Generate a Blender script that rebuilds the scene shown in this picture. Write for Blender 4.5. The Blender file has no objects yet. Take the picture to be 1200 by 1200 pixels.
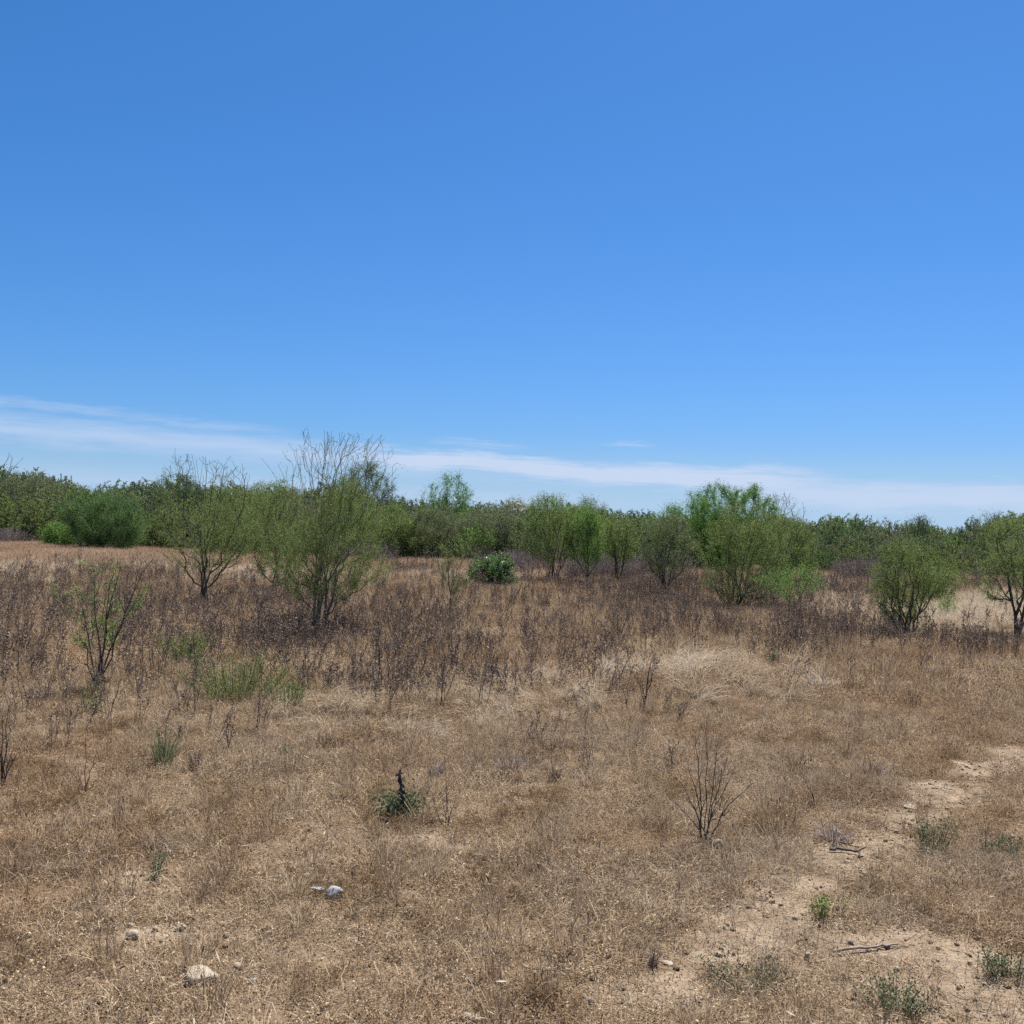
import bpy, math, random
import numpy as np
from mathutils import Matrix, Vector

R = math.radians
scene = bpy.context.scene
COL = scene.collection
rng = np.random.default_rng(7)

# ------------------------------------------------------------------ camera
H = 2.2
PITCH, ROLL = R(0.86), R(1.5)
camd = bpy.data.cameras.new('camera')
cam = bpy.data.objects.new('camera', camd)
COL.objects.link(cam)
camd.sensor_fit = 'HORIZONTAL'
camd.sensor_width = 36.0
camd.lens = 36.0
camd.clip_start = 0.05
camd.clip_end = 5000
CM = Matrix.Translation((0, 0, H)) @ Matrix.Rotation(R(90) + PITCH, 4, 'X') @ Matrix.Rotation(ROLL, 4, 'Z')
cam.matrix_world = CM
scene.camera = cam
CMI = np.array(CM.inverted())
CR = np.array(CM.to_3x3())

# ------------------------------------------------------------------ noise + terrain
def _hash(ix, iy, seed):
    h = (ix.astype(np.int64) * 374761393 + iy.astype(np.int64) * 668265263 + seed * 1442695041) & 0xFFFFFFFF
    h = ((h ^ (h >> 13)) * 1274126177) & 0xFFFFFFFF
    h = h ^ (h >> 16)
    return (h & 0xFFFFFF) / float(0xFFFFFF)

def vnoise(x, y, seed=0):
    x = np.asarray(x, float); y = np.asarray(y, float)
    ix = np.floor(x); iy = np.floor(y)
    fx = x - ix; fy = y - iy
    fx = fx * fx * (3 - 2 * fx); fy = fy * fy * (3 - 2 * fy)
    a = _hash(ix, iy, seed); b = _hash(ix + 1, iy, seed)
    c = _hash(ix, iy + 1, seed); d = _hash(ix + 1, iy + 1, seed)
    return (a * (1 - fx) + b * fx) * (1 - fy) + (c * (1 - fx) + d * fx) * fy

def fbm(x, y, seed=0, n=3):
    s = 0; a = 0.5; t = 0
    for k in range(n):
        s = s + a * vnoise(np.asarray(x) * 2 ** k, np.asarray(y) * 2 ** k, seed + 17 * k)
        t += a; a *= 0.5
    return s / t

def hgt(x, y):
    x = np.asarray(x, float); y = np.asarray(y, float)
    g = (fbm(x / 9.0, y / 9.0, 3, 2) - 0.5) * 0.16
    fade = np.clip((220 - np.hypot(x, y)) / 150, 0, 1)
    m = (fbm(x / 0.55, y / 0.55, 5, 3) - 0.5) * 0.075 * np.clip((40 - np.hypot(x, y)) / 25, 0, 1)
    return g * fade + m

def ray(px, py):
    d = CR @ np.array([(px - 600) / 1200.0, -(py - 600) / 1200.0, -1.0])
    return d / np.linalg.norm(d)

def gp(px, py):
    """the point of the ground under a spot of the photograph"""
    d = ray(px, py)
    t = H / max(-d[2], 1e-3)
    for _ in range(12):
        p = np.array([0, 0, H]) + d * t
        t += (float(hgt(p[0], p[1])) - p[2]) / d[2] * 0.8
    p = np.array([0, 0, H]) + d * t
    return np.array([p[0], p[1], float(hgt(p[0], p[1]))])

def at_depth(px, depth):
    """ground point at a given depth along the column of a photo spot"""
    py = 600 + 18 + (px - 600) * math.tan(ROLL) + 1200 * H / depth
    d = ray(px, py)
    t = depth / d[1]
    x = d[0] * t
    return np.array([x, depth, float(hgt(x, depth))])

def to_px(P):
    """ground points (n,3) to photo coordinates"""
    q = (CMI[:3, :3] @ P.T).T + CMI[:3, 3]
    w = np.maximum(-q[:, 2], 1e-3)
    return 600 + 1200 * q[:, 0] / w, 600 - 1200 * q[:, 1] / w

# ------------------------------------------------------------------ object helpers
def tag(o, label=None, cat=None, group=None, kind=None):
    if label: o['label'] = label
    if cat: o['category'] = cat
    if group: o['group'] = group
    if kind: o['kind'] = kind
    return o

def empty(name, loc, rz=0.0, **k):
    o = bpy.data.objects.new(name, None)
    o.empty_display_size = 0.2
    COL.objects.link(o)
    o.location = loc
    o.rotation_euler = (0, 0, rz)
    return tag(o, **k)

def mesh_np(name, V, F, mats, mi=None, smooth=None):
    """V (n,3); F list of index arrays, each (m,3) or (m,4)"""
    me = bpy.data.meshes.new(name)
    F = [np.asarray(f, np.int32) for f in F if len(f)]
    loops = np.concatenate([f.ravel() for f in F])
    tot = np.concatenate([np.full(len(f), f.shape[1], np.int32) for f in F])
    start = np.concatenate([[0], np.cumsum(tot)[:-1]]).astype(np.int32)
    me.vertices.add(len(V)); me.loops.add(len(loops)); me.polygons.add(len(tot))
    me.vertices.foreach_set('co', np.asarray(V, np.float32).ravel())
    me.loops.foreach_set('vertex_index', loops)
    me.polygons.foreach_set('loop_start', start)
    me.polygons.foreach_set('loop_total', tot)
    for m in (mats if isinstance(mats, (list, tuple)) else [mats]):
        me.materials.append(m)
    if mi is not None:
        me.polygons.foreach_set('material_index', np.asarray(mi, np.int32))
    if smooth is not None:
        me.polygons.foreach_set('use_smooth', np.broadcast_to(np.asarray(smooth, bool), len(tot)).copy())
    me.update(calc_edges=True)
    return me

def mobj(name, me, parent=None, link=True):
    o = bpy.data.objects.new(name, me)
    if link: COL.objects.link(o)
    if parent is not None: o.parent = parent
    return o

class Geo:
    """collects vertices and faces with a material slot"""
    def __init__(s): s.V = []; s.F4 = []; s.F3 = []; s.m4 = []; s.m3 = []; s.n = 0
    def add(s, V, F4=None, F3=None, m=0):
        V = np.asarray(V, float).reshape(-1, 3)
        if F4 is not None and len(F4): s.F4.append(np.asarray(F4) + s.n); s.m4.append(np.full(len(F4), m))
        if F3 is not None and len(F3): s.F3.append(np.asarray(F3) + s.n); s.m3.append(np.full(len(F3), m))
        s.V.append(V); s.n += len(V)
    def mesh(s, name, mats, smooth=None):
        F = []; mi = []
        if s.F4: F.append(np.concatenate(s.F4)); mi.append(np.concatenate(s.m4))
        if s.F3: F.append(np.concatenate(s.F3)); mi.append(np.concatenate(s.m3))
        return mesh_np(name, np.concatenate(s.V), F, mats, np.concatenate(mi), smooth)

def norm(a):
    return a / np.maximum(np.linalg.norm(a, axis=-1, keepdims=True), 1e-9)

def perp(d):
    ref = np.where(np.abs(d[:, 2:3]) < 0.9, np.array([[0, 0, 1.0]]), np.array([[1.0, 0, 0]]))
    u = norm(np.cross(d, ref)); v = np.cross(d, u)
    return u, v

def tubes(P0, P1, r0, r1, k=5):
    """separate tapered prisms, one per segment"""
    n = len(P0)
    d = norm(P1 - P0)
    u, v = perp(d)
    a = np.arange(k) * 2 * math.pi / k
    c, s = np.cos(a), np.sin(a)
    ring = u[:, None, :] * c[None, :, None] + v[:, None, :] * s[None, :, None]
    A = P0[:, None, :] + ring * r0[:, None, None]
    B = (P1 + d * (r1 * 0.5)[:, None])[:, None, :] + ring * r1[:, None, None]
    V = np.concatenate([A, B], 1).reshape(-1, 3)
    i = np.arange(k); j = (i + 1) % k
    f = np.stack([i, j, j + k, i + k], 1)
    F = (f[None] + (np.arange(n) * 2 * k)[:, None, None]).reshape(-1, 4)
    return V, F

def leaflets(P, axis, L, W, rg, fold=0.0):
    """rhombic leaf blades: centre P, long axis, length, width"""
    n = len(P)
    u, v = perp(axis)
    a = rg.uniform(0, 2 * math.pi, n)
    side = u * np.cos(a)[:, None] + v * np.sin(a)[:, None]
    L = np.broadcast_to(L, n)[:, None]; W = np.broadcast_to(W, n)[:, None]
    V = np.stack([P - axis * L / 2, P + side * W / 2, P + axis * L / 2, P - side * W / 2], 1).reshape(-1, 3)
    F = np.arange(n * 4).reshape(-1, 4)
    return V, F

def rand_dir(rg, n):
    return norm(rg.normal(size=(n, 3)))

def blades(base, az, L, bend, W, rg, seg=3, lift=1.2, curl=0.0):
    """grass blades as tapering strips; lift = start angle above the ground, bend = how far they arch over"""
    n = len(base)
    ds = L / seg
    th = np.broadcast_to(lift, n).astype(float).copy()
    azz = az.copy()
    p = base.copy()
    side = np.stack([-np.sin(az), np.cos(az), np.zeros(n)], 1)
    tw = rg.uniform(-0.9, 0.9, n)
    side = norm(side * np.cos(tw)[:, None] + np.array([0, 0, 1.0]) * np.sin(tw)[:, None])
    rows = []
    for s in range(seg + 1):
        w = W * (1 - 0.85 * (s / seg) ** 1.5) / 2
        rows.append(p - side * w[:, None]); rows.append(p + side * w[:, None])
        d = np.stack([np.cos(azz) * np.cos(th), np.sin(azz) * np.cos(th), np.sin(th)], 1)
        p = p + d * ds[:, None]
        th = th - bend / seg
        azz = azz + curl * rg.normal(size=n)
    V = np.stack(rows, 1)
    V[:, :, 2] = np.maximum(V[:, :, 2], 0.002)
    V = V.reshape(-1, 3)
    k = 2 * (seg + 1)
    f = np.array([[2 * s, 2 * s + 1, 2 * s + 3, 2 * s + 2] for s in range(seg)])
    F = (f[None] + (np.arange(n) * k)[:, None, None]).reshape(-1, 4)
    return V, F

# ------------------------------------------------------------------ materials
def newmat(name):
    m = bpy.data.materials.new(name); m.use_nodes = True
    nt = m.node_tree
    for n in list(nt.nodes): nt.nodes.remove(n)
    out = nt.nodes.new('ShaderNodeOutputMaterial')
    return m, nt, out

def ramp(nt, stops, interp='LINEAR'):
    r = nt.nodes.new('ShaderNodeValToRGB')
    cr = r.color_ramp
    cr.interpolation = interp
    while len(cr.elements) > 1: cr.elements.remove(cr.elements[-1])
    cr.elements[0].position = stops[0][0]; cr.elements[0].color = (*stops[0][1], 1)
    for p, c in stops[1:]:
        e = cr.elements.new(p); e.color = (*c, 1)
    return r

def mixc(nt, a, b, fac, blend='MIX'):
    n = nt.nodes.new('ShaderNodeMix'); n.data_type = 'RGBA'; n.blend_type = blend
    for sock, val in ((n.inputs[0], fac), (n.inputs[6], a), (n.inputs[7], b)):
        if hasattr(val, 'links') or isinstance(val, bpy.types.NodeSocket): nt.links.new(val, sock)
        elif isinstance(val, (int, float)): sock.default_value = val
        else: sock.default_value = (*val, 1)
    return n.outputs[2]

def math_n(nt, op, a, b=None, c=None, clamp=False):
    n = nt.nodes.new('ShaderNodeMath'); n.operation = op; n.use_clamp = clamp
    for i, val in enumerate((a, b, c)):
        if val is None: continue
        if isinstance(val, bpy.types.NodeSocket): nt.links.new(val, n.inputs[i])
        else: n.inputs[i].default_value = val
    return n.outputs[0]

def noise(nt, scale, detail=3, rough=0.55, vec=None):
    n = nt.nodes.new('ShaderNodeTexNoise')
    n.inputs['Scale'].default_value = scale
    n.inputs['Detail'].default_value = detail
    n.inputs['Roughness'].default_value = rough
    if vec is not None: nt.links.new(vec, n.inputs['Vector'])
    return n.outputs['Fac']

def smooth_step(nt, val, lo, hi):
    n = nt.nodes.new('ShaderNodeMapRange'); n.interpolation_type = 'SMOOTHSTEP'
    n.inputs['From Min'].default_value = lo; n.inputs['From Max'].default_value = hi
    nt.links.new(val, n.inputs['Value'])
    return n.outputs['Result']

def plant_mat(name, stops, trans=0.3, tint=None, tint_scale=0.6, tint_lo=0.45, tint_hi=0.65, tint_amt=0.7,
              tint2=None, tint2_scale=0.25, tint2_amt=0.6, rough=0.7):
    """thin leaf or straw: every blade its own colour, patches of another tint over the field"""
    m, nt, out = newmat(name)
    g = nt.nodes.new('ShaderNodeNewGeometry')
    oi = nt.nodes.new('ShaderNodeObjectInfo')
    f = math_n(nt, 'FRACT', math_n(nt, 'ADD', g.outputs['Random Per Island'], oi.outputs['Random']))
    r = ramp(nt, stops); nt.links.new(f, r.inputs[0])
    col = r.outputs[0]
    if tint:
        k = smooth_step(nt, noise(nt, tint_scale, 3, 0.6, g.outputs['Position']), tint_lo, tint_hi)
        col = mixc(nt, col, tint, math_n(nt, 'MULTIPLY', k, tint_amt), 'MULTIPLY')
    if tint2:
        k = smooth_step(nt, noise(nt, tint2_scale, 3, 0.6, g.outputs['Position']), 0.48, 0.62)
        col = mixc(nt, col, tint2, math_n(nt, 'MULTIPLY', k, tint2_amt), 'MULTIPLY')
    b = nt.nodes.new('ShaderNodeBsdfDiffuse'); nt.links.new(col, b.inputs[0])
    t = nt.nodes.new('ShaderNodeBsdfTranslucent'); nt.links.new(col, t.inputs[0])
    mx = nt.nodes.new('ShaderNodeMixShader'); mx.inputs[0].default_value = trans
    nt.links.new(b.outputs[0], mx.inputs[1]); nt.links.new(t.outputs[0], mx.inputs[2])
    nt.links.new(mx.outputs[0], out.inputs[0])
    return m

def bark_mat(name, c0, c1, scale=9.0):
    m, nt, out = newmat(name)
    tc = nt.nodes.new('ShaderNodeTexCoord')
    mp = nt.nodes.new('ShaderNodeMapping'); mp.inputs['Scale'].default_value = (1, 1, 0.25)
    nt.links.new(tc.outputs['Object'], mp.inputs[0])
    n = noise(nt, scale, 4, 0.65, mp.outputs[0])
    r = ramp(nt, [(0.3, c0), (0.7, c1)]); nt.links.new(n, r.inputs[0])
    b = nt.nodes.new('ShaderNodeBsdfPrincipled')
    b.inputs['Roughness'].default_value = 0.85
    nt.links.new(r.outputs[0], b.inputs['Base Color'])
    bp = nt.nodes.new('ShaderNodeBump'); bp.inputs['Strength'].default_value = 0.6; bp.inputs['Distance'].default_value = 0.01
    nt.links.new(n, bp.inputs['Height']); nt.links.new(bp.outputs[0], b.inputs['Normal'])
    nt.links.new(b.outputs[0], out.inputs[0])
    return m

M = {}
M['dry'] = plant_mat('dry_grass', [(0, (.08, .053, .034)), (.25, (.23, .158, .097)), (.55, (.40, .292, .183)), (.8, (.55, .43, .29)), (1, (.68, .57, .42))],
                     0.25, tint=(.56, .50, .42), tint_scale=1.7, tint_lo=.5, tint_hi=.64, tint_amt=.8, tint2=(.83, .74, .68), tint2_scale=0.4, tint2_amt=.75)
M['straw'] = plant_mat('pale_straw', [(0, (.27, .20, .135)), (.4, (.47, .385, .28)), (1, (.66, .575, .45))], 0.25,
                       tint=(.85, .76, .68), tint_scale=0.8)
M['greymat'] = plant_mat('grey_dry_plant', [(0, (.14, .105, .075)), (.5, (.30, .235, .165)), (1, (.44, .36, .27))], 0.25)
M['weed'] = plant_mat('dead_weed', [(0, (.08, .058, .047)), (.5, (.165, .125, .102)), (.85, (.28, .22, .175)), (1, (.42, .335, .26))], 0.12)
M['weedgrey'] = plant_mat('dead_brush', [(0, (.13, .105, .10)), (.6, (.25, .205, .19)), (1, (.37, .31, .28))], 0.12)
M['farfield'] = plant_mat('far_field', [(0, (.18, .122, .078)), (.3, (.32, .222, .14)), (.7, (.46, .34, .225)), (1, (.62, .49, .355))],
                          0.25, tint=(.82, .68, .60), tint_scale=0.18)
M['greenweed'] = plant_mat('green_weed', [(0, (.08, .12, .03)), (.5, (.16, .23, .06)), (1, (.26, .33, .11))], 0.35)
M['bluegreen'] = plant_mat('grey_green_leaf', [(0, (.07, .09, .045)), (.6, (.13, .165, .085)), (1, (.21, .24, .14))], 0.25)
M['bark'] = bark_mat('dark_bark', (.035, .028, .024), (.10, .082, .068))
M['barkgrey'] = bark_mat('grey_bark', (.10, .085, .07), (.24, .205, .17))
M['barkbare'] = bark_mat('pale_twig_bark', (.10, .085, .06), (.22, .19, .145))
M['stick'] = bark_mat('weathered_wood', (.13, .10, .08), (.36, .30, .24), 14)
def leafmat(name, c, v=0.45, trans=0.5, yellow=(1.25, 1.1, .9)):
    c = np.array(c)
    return plant_mat(name, [(0, tuple(c * (1 - v))), (.55, tuple(c)), (1, tuple(np.clip(c * (1 + v) * np.array(yellow), 0, 1)))], trans)
M['olive'] = leafmat('olive_leaf', (.152, .205, .074))
M['fresh'] = leafmat('fresh_leaf', (.145, .25, .072))
M['vivid'] = leafmat('vivid_leaf', (.112, .22, .058))
M['darkleaf'] = leafmat('dark_leaf', (.088, .132, .064))
M['bushleaf'] = leafmat('bush_leaf', (.105, .18, .072))
M['greyleaf'] = leafmat('grey_leaf', (.145, .175, .094))
M['flower'] = plant_mat('white_flower', [(0, (.62, .6, .5)), (1, (.8, .78, .7))], 0.2)

def ground_mat():
    m, nt, out = newmat('dry_soil')
    g = nt.nodes.new('ShaderNodeNewGeometry')
    P = g.outputs['Position']
    at = nt.nodes.new('ShaderNodeAttribute'); at.attribute_name = 'bare'
    big = noise(nt, 0.7, 4, 0.6, P)
    mid = noise(nt, 6.0, 5, 0.65, P)
    fine = noise(nt, 55.0, 4, 0.7, P)
    soil = ramp(nt, [(.25, (.14, .097, .060)), (.5, (.225, .162, .104)), (.75, (.31, .23, .155))]); nt.links.new(mid, soil.inputs[0])
    sand = ramp(nt, [(.25, (.20, .146, .096)), (.5, (.29, .218, .149)), (.8, (.39, .305, .22))]); nt.links.new(mid, sand.inputs[0])
    k = smooth_step(nt, math_n(nt, 'ADD', at.outputs['Fac'], math_n(nt, 'MULTIPLY', math_n(nt, 'SUBTRACT', mid, 0.5), 0.7)), 0.3, 0.7)
    col = mixc(nt, soil.outputs[0], sand.outputs[0], k)
    gr = ramp(nt, [(.32, (.5, .46, .43)), (.47, (.95, .94, .93)), (.7, (1.3, 1.27, 1.24))]); nt.links.new(fine, gr.inputs[0])
    col = mixc(nt, col, gr.outputs[0], 0.8, 'MULTIPLY')
    b = nt.nodes.new('ShaderNodeBsdfPrincipled'); b.inputs['Roughness'].default_value = 0.95
    b.inputs['Specular IOR Level'].default_value = 0.15
    nt.links.new(col, b.inputs['Base Color'])
    hh = math_n(nt, 'ADD', math_n(nt, 'MULTIPLY', mid, 0.8), math_n(nt, 'MULTIPLY', fine, 0.35))
    bp = nt.nodes.new('ShaderNodeBump'); bp.inputs['Strength'].default_value = 1.0; bp.inputs['Distance'].default_value = 0.06
    nt.links.new(hh, bp.inputs['Height']); nt.links.new(bp.outputs[0], b.inputs['Normal'])
    nt.links.new(b.outputs[0], out.inputs[0])
    return m
M['ground'] = ground_mat()

def rock_mat(name, c0, c1, c2):
    m, nt, out = newmat(name)
    tc = nt.nodes.new('ShaderNodeTexCoord')
    n1 = noise(nt, 9, 5, 0.6, tc.outputs['Object']); n2 = noise(nt, 60, 4, 0.7, tc.outputs['Object'])
    r = ramp(nt, [(.35, c0), (.5, c1), (.7, c2)]); nt.links.new(n1, r.inputs[0])
    gr = ramp(nt, [(.3, (.6, .57, .53)), (.55, (1, 1, 1))]); nt.links.new(n2, gr.inputs[0])
    col = mixc(nt, r.outputs[0], gr.outputs[0], 0.7, 'MULTIPLY')
    b = nt.nodes.new('ShaderNodeBsdfPrincipled'); b.inputs['Roughness'].default_value = 0.9
    nt.links.new(col, b.inputs['Base Color'])
    bp = nt.nodes.new('ShaderNodeBump'); bp.inputs['Strength'].default_value = 0.5; bp.inputs['Distance'].default_value = 0.01
    nt.links.new(math_n(nt, 'ADD', n1, n2), bp.inputs['Height']); nt.links.new(bp.outputs[0], b.inputs['Normal'])
    nt.links.new(b.outputs[0], out.inputs[0])
    return m
M['rock'] = rock_mat('cream_rock', (.25, .18, .11), (.37, .31, .23), (.46, .41, .33))
M['rockgrey'] = rock_mat('grey_rock', (.24, .23, .215), (.34, .335, .33), (.43, .425, .42))

# ------------------------------------------------------------------ where things grow (photo regions laid on the ground)
def blob(px, py, items):
    r = np.zeros_like(px)
    for cx, cy, rx, ry, w in items:
        d = ((px - cx) / rx) ** 2 + ((py - cy) / ry) ** 2
        r = np.maximum(r, w * np.clip(1.35 - d, 0, 1))
    return r

BARE = [(1195, 888, 53.0, 18.1, 1.16), (1150, 908, 53.0, 18.1, 1.21), (1110, 930, 58.3, 20.3, 1.26), (1065, 955, 58.3, 22.6, 1.26), (1020, 985, 63.6, 24.9, 1.21), (985, 1010, 63.6, 27.1, 1.16),
        (945, 1045, 63.6, 31.7, 1.10), (905, 1080, 68.9, 36.2, 1.05), (870, 1120, 74.2, 40.7, 1.05), (835, 1160, 80.0, 38.0, 1.00), (1050, 1105, 150.0, 36.0, 0.90), (1150, 1160, 130.0, 60.0, 1.05), (960, 1165, 130.0, 50.0, 0.95),
        (1200, 990, 63.6, 24.9, 0.84), (690, 1165, 80.0, 24.0, 0.70), (400, 1060, 60.0, 26.0, 0.65), (150, 1020, 60.0, 22.0, 0.60), (230, 1120, 110.0, 40.0, 0.65), (620, 1130, 90.0, 26.0, 0.50), (480, 985, 80.0, 18.0, 0.40),
        (60, 1170, 120.0, 34.0, 0.65), (700, 918, 60.0, 10.0, 0.70), (590, 1000, 60.0, 18.0, 0.50), (1090, 1200, 260.0, 40.0, 1.00), (550, 1190, 80.0, 20.0, 0.60)]
STRAW = [(500, 838, 170, 36, 1), (620, 818, 110, 24, .85), (840, 794, 120, 14, .66), (900, 818, 90, 12, .6), (770, 812, 80, 9, .55), (700, 800, 90, 12, .4), (770, 780, 60, 14, .7),
         (1090, 728, 130, 22, 1), (1150, 712, 80, 16, .8), (960, 712, 70, 10, .8), (380, 850, 70, 24, .8), (40, 960, 90, 34, .8),
         (1000, 925, 60, 20, .3), (250, 660, 260, 14, .35), (60, 660, 100, 24, .4), (550, 672, 120, 14, .4), (330, 675, 140, 12, .5), (760, 670, 60, 8, .5)]
WEED = [(440, 770, 190, 52, 1.25), (520, 800, 110, 50, 1.2), (300, 735, 150, 40, .9), (90, 760, 190, 90, .9), (60, 840, 100, 60, .4), (210, 840, 110, 50, .35),
        (640, 760, 90, 50, .55), (560, 710, 180, 36, .4), (700, 655, 110, 22, 1), (760, 700, 120, 26, 1), (860, 735, 190, 30, 1), (960, 760, 110, 22, 1),
        (1100, 765, 140, 14, .8), (1000, 690, 90, 16, .6), (1120, 690, 110, 14, .5), (480, 665, 60, 14, .7), (200, 700, 240, 30, .45), (900, 700, 120, 18, .7),
        (600, 890, 70, 18, .25), (640, 830, 160, 50, .2), (70, 720, 120, 40, .55)]
BRUSH = [(5, 632, 85, 6, 1.6), (440, 655, 50, 7, .5), (610, 670, 60, 8, .35), (700, 672, 120, 12, .7), (880, 694, 130, 10, .5), (1005, 678, 60, 12, .8), (1120, 682, 50, 8, .3), (540, 658, 60, 5, .35)]
GREY = [(1000, 1140, 220, 60, .42), (1120, 1080, 140, 40, .4), (880, 1090, 120, 40, .35), (610, 885, 190, 36, .8), (1000, 930, 90, 34, .9), (880, 900, 120, 40, .6), (880, 1010, 90, 40, .8), (1150, 1020, 110, 40, .9), (700, 1010, 220, 60, .55),
        (300, 880, 150, 30, .7), (90, 990, 130, 40, .5), (1000, 880, 60, 22, .6)]

def field(xmin_f, d0, d1, dens, seed):
    """random ground points between two depths over a bit more than the view"""
    rg = np.random.default_rng(seed)
    wid = lambda d: xmin_f * d + 1.2
    area = (xmin_f * (d1 ** 2 - d0 ** 2) + 2.4 * (d1 - d0))
    n = int(area * dens)
    dd = np.sqrt(rg.uniform(d0 ** 2, d1 ** 2, n))
    xx = rg.uniform(-1, 1, n) * wid(dd)
    P = np.stack([xx, dd, hgt(xx, dd)], 1)
    px, py = to_px(P)
    return P, px, py, rg

# ------------------------------------------------------------------ ground and track
def axis(lo, hi, dense_lo, dense_hi, step, grow):
    a = list(np.arange(dense_lo, dense_hi + step / 2, step))
    s = step; v = a[-1]
    while v < hi: s *= grow; v += s; a.append(v)
    s = step; v = a[0]
    while v > lo: s *= grow; v -= s; a.insert(0, v)
    return np.array(a)
gx = axis(-1500, 1500, -5.5, 5.5, 0.07, 1.07)
gy = axis(-400, 2500, 3.2, 14.0, 0.07, 1.05)
X, Y = np.meshgrid(gx, gy)
Vg = np.stack([X.ravel(), Y.ravel(), hgt(X.ravel(), Y.ravel())], 1)
nx, ny = len(gx), len(gy)
idx = np.arange(nx * ny).reshape(ny, nx)
Fg = np.stack([idx[:-1, :-1].ravel(), idx[:-1, 1:].ravel(), idx[1:, 1:].ravel(), idx[1:, :-1].ravel()], 1)
def bare_at(P):
    px, py = to_px(P)
    b = blob(px, py, BARE)
    b = b * (P[:, 1] > 2.5)
    near = fbm(P[:, 0] / 0.7, P[:, 1] / 0.45, 21, 4)
    q = np.clip((b * .8 + (near - .5) * 1.7 - .38) / .45, 0, 1) * (b > 0)
    return q * q * (3 - 2 * q)
me = mesh_np('ground', Vg, [Fg], M['ground'], smooth=True)
ba = me.attributes.new('bare', 'FLOAT', 'POINT'); bg = bare_at(Vg); ba.data.foreach_set('value', bg.astype(np.float32))
ground = tag(mobj('ground', me), kind='structure', label='dry brown earth of the scrub field reaching to the horizon')
# the worn sandy track, a thin sheet on the ground
keep = (bg[Fg].min(1) > 0.42) & (Vg[Fg][:, :, 1].max(1) < 13.5) & (Vg[Fg][:, :, 0].min(1) > 0.6) & (Vg[Fg][:, :, 1].min(1) > 3.0)
Ft = Fg[keep]
u, inv = np.unique(Ft, return_inverse=True)
cnt = np.bincount(inv.ravel(), minlength=len(u))
Vt = Vg[u] + np.array([0, 0, 1.0]) * np.where(cnt == 4, .004, -.006)[:, None]
met = mesh_np('dirt_track', Vt, [inv.reshape(-1, 4)], M['ground'], smooth=True)
bt = met.attributes.new('bare', 'FLOAT', 'POINT'); bt.data.foreach_set('value', np.clip(bg[u] + .1, 0, 1).astype(np.float32))
tag(mobj('dirt_track', met), kind='structure', label='pale sandy worn track curving through the dry grass')

# ------------------------------------------------------------------ scatter (for what nobody could count)
def scatter(name, P, rot, scl, idx, protos, label, cat):
    me = bpy.data.meshes.new(name)
    n = len(P)
    me.vertices.add(n); me.vertices.foreach_set('co', P.astype(np.float32).ravel())
    a = me.attributes.new('rot', 'FLOAT_VECTOR', 'POINT'); a.data.foreach_set('vector', rot.astype(np.float32).ravel())
    a = me.attributes.new('scl', 'FLOAT', 'POINT'); a.data.foreach_set('value', scl.astype(np.float32))
    a = me.attributes.new('idx', 'INT', 'POINT'); a.data.foreach_set('value', idx.astype(np.int32))
    o = mobj(name, me)
    tag(o, label, cat, kind='stuff')
    col = bpy.data.collections.new(name + '_sources')
    for k, pm in enumerate(protos):
        po = bpy.data.objects.new('%s_source_%02d' % (name, k), pm); col.objects.link(po)
    ng = bpy.data.node_groups.new(name + '_scatter', 'GeometryNodeTree')
    ng.interface.new_socket('Geometry', in_out='INPUT', socket_type='NodeSocketGeometry')
    ng.interface.new_socket('Geometry', in_out='OUTPUT', socket_type='NodeSocketGeometry')
    N = ng.nodes; L = ng.links
    gi = N.new('NodeGroupInput'); go = N.new('NodeGroupOutput')
    iop = N.new('GeometryNodeInstanceOnPoints'); ci = N.new('GeometryNodeCollectionInfo')
    ci.inputs['Collection'].default_value = col
    ci.inputs['Separate Children'].default_value = True
    ci.inputs['Reset Children'].default_value = True
    iop.inputs['Pick Instance'].default_value = True
    def attr(nm, t):
        q = N.new('GeometryNodeInputNamedAttribute'); q.data_type = t; q.inputs['Name'].default_value = nm
        return [s for s in q.outputs if s.enabled and s.name == 'Attribute'][0]
    L.new(gi.outputs[0], iop.inputs['Points']); L.new(ci.outputs[0], iop.inputs['Instance'])
    L.new(attr('idx', 'INT'), iop.inputs['Instance Index'])
    e2r = N.new('FunctionNodeEulerToRotation'); L.new(attr('rot', 'FLOAT_VECTOR'), e2r.inputs[0])
    L.new(e2r.outputs[0], iop.inputs['Rotation'])
    L.new(attr('scl', 'FLOAT'), iop.inputs['Scale'])
    L.new(iop.outputs[0], go.inputs[0])
    md = o.modifiers.new('scatter', 'NODES'); md.node_group = ng
    return o

def rots(rg, n, tilt=0.12):
    return np.stack([rg.normal(0, tilt, n), rg.normal(0, tilt, n), rg.uniform(0, 2 * math.pi, n)], 1)

def disc(rg, n, r):
    a = rg.uniform(0, 2 * math.pi, n); q = r * np.sqrt(rg.uniform(0, 1, n))
    return np.stack([np.cos(a) * q, np.sin(a) * q, np.zeros(n)], 1)

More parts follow.
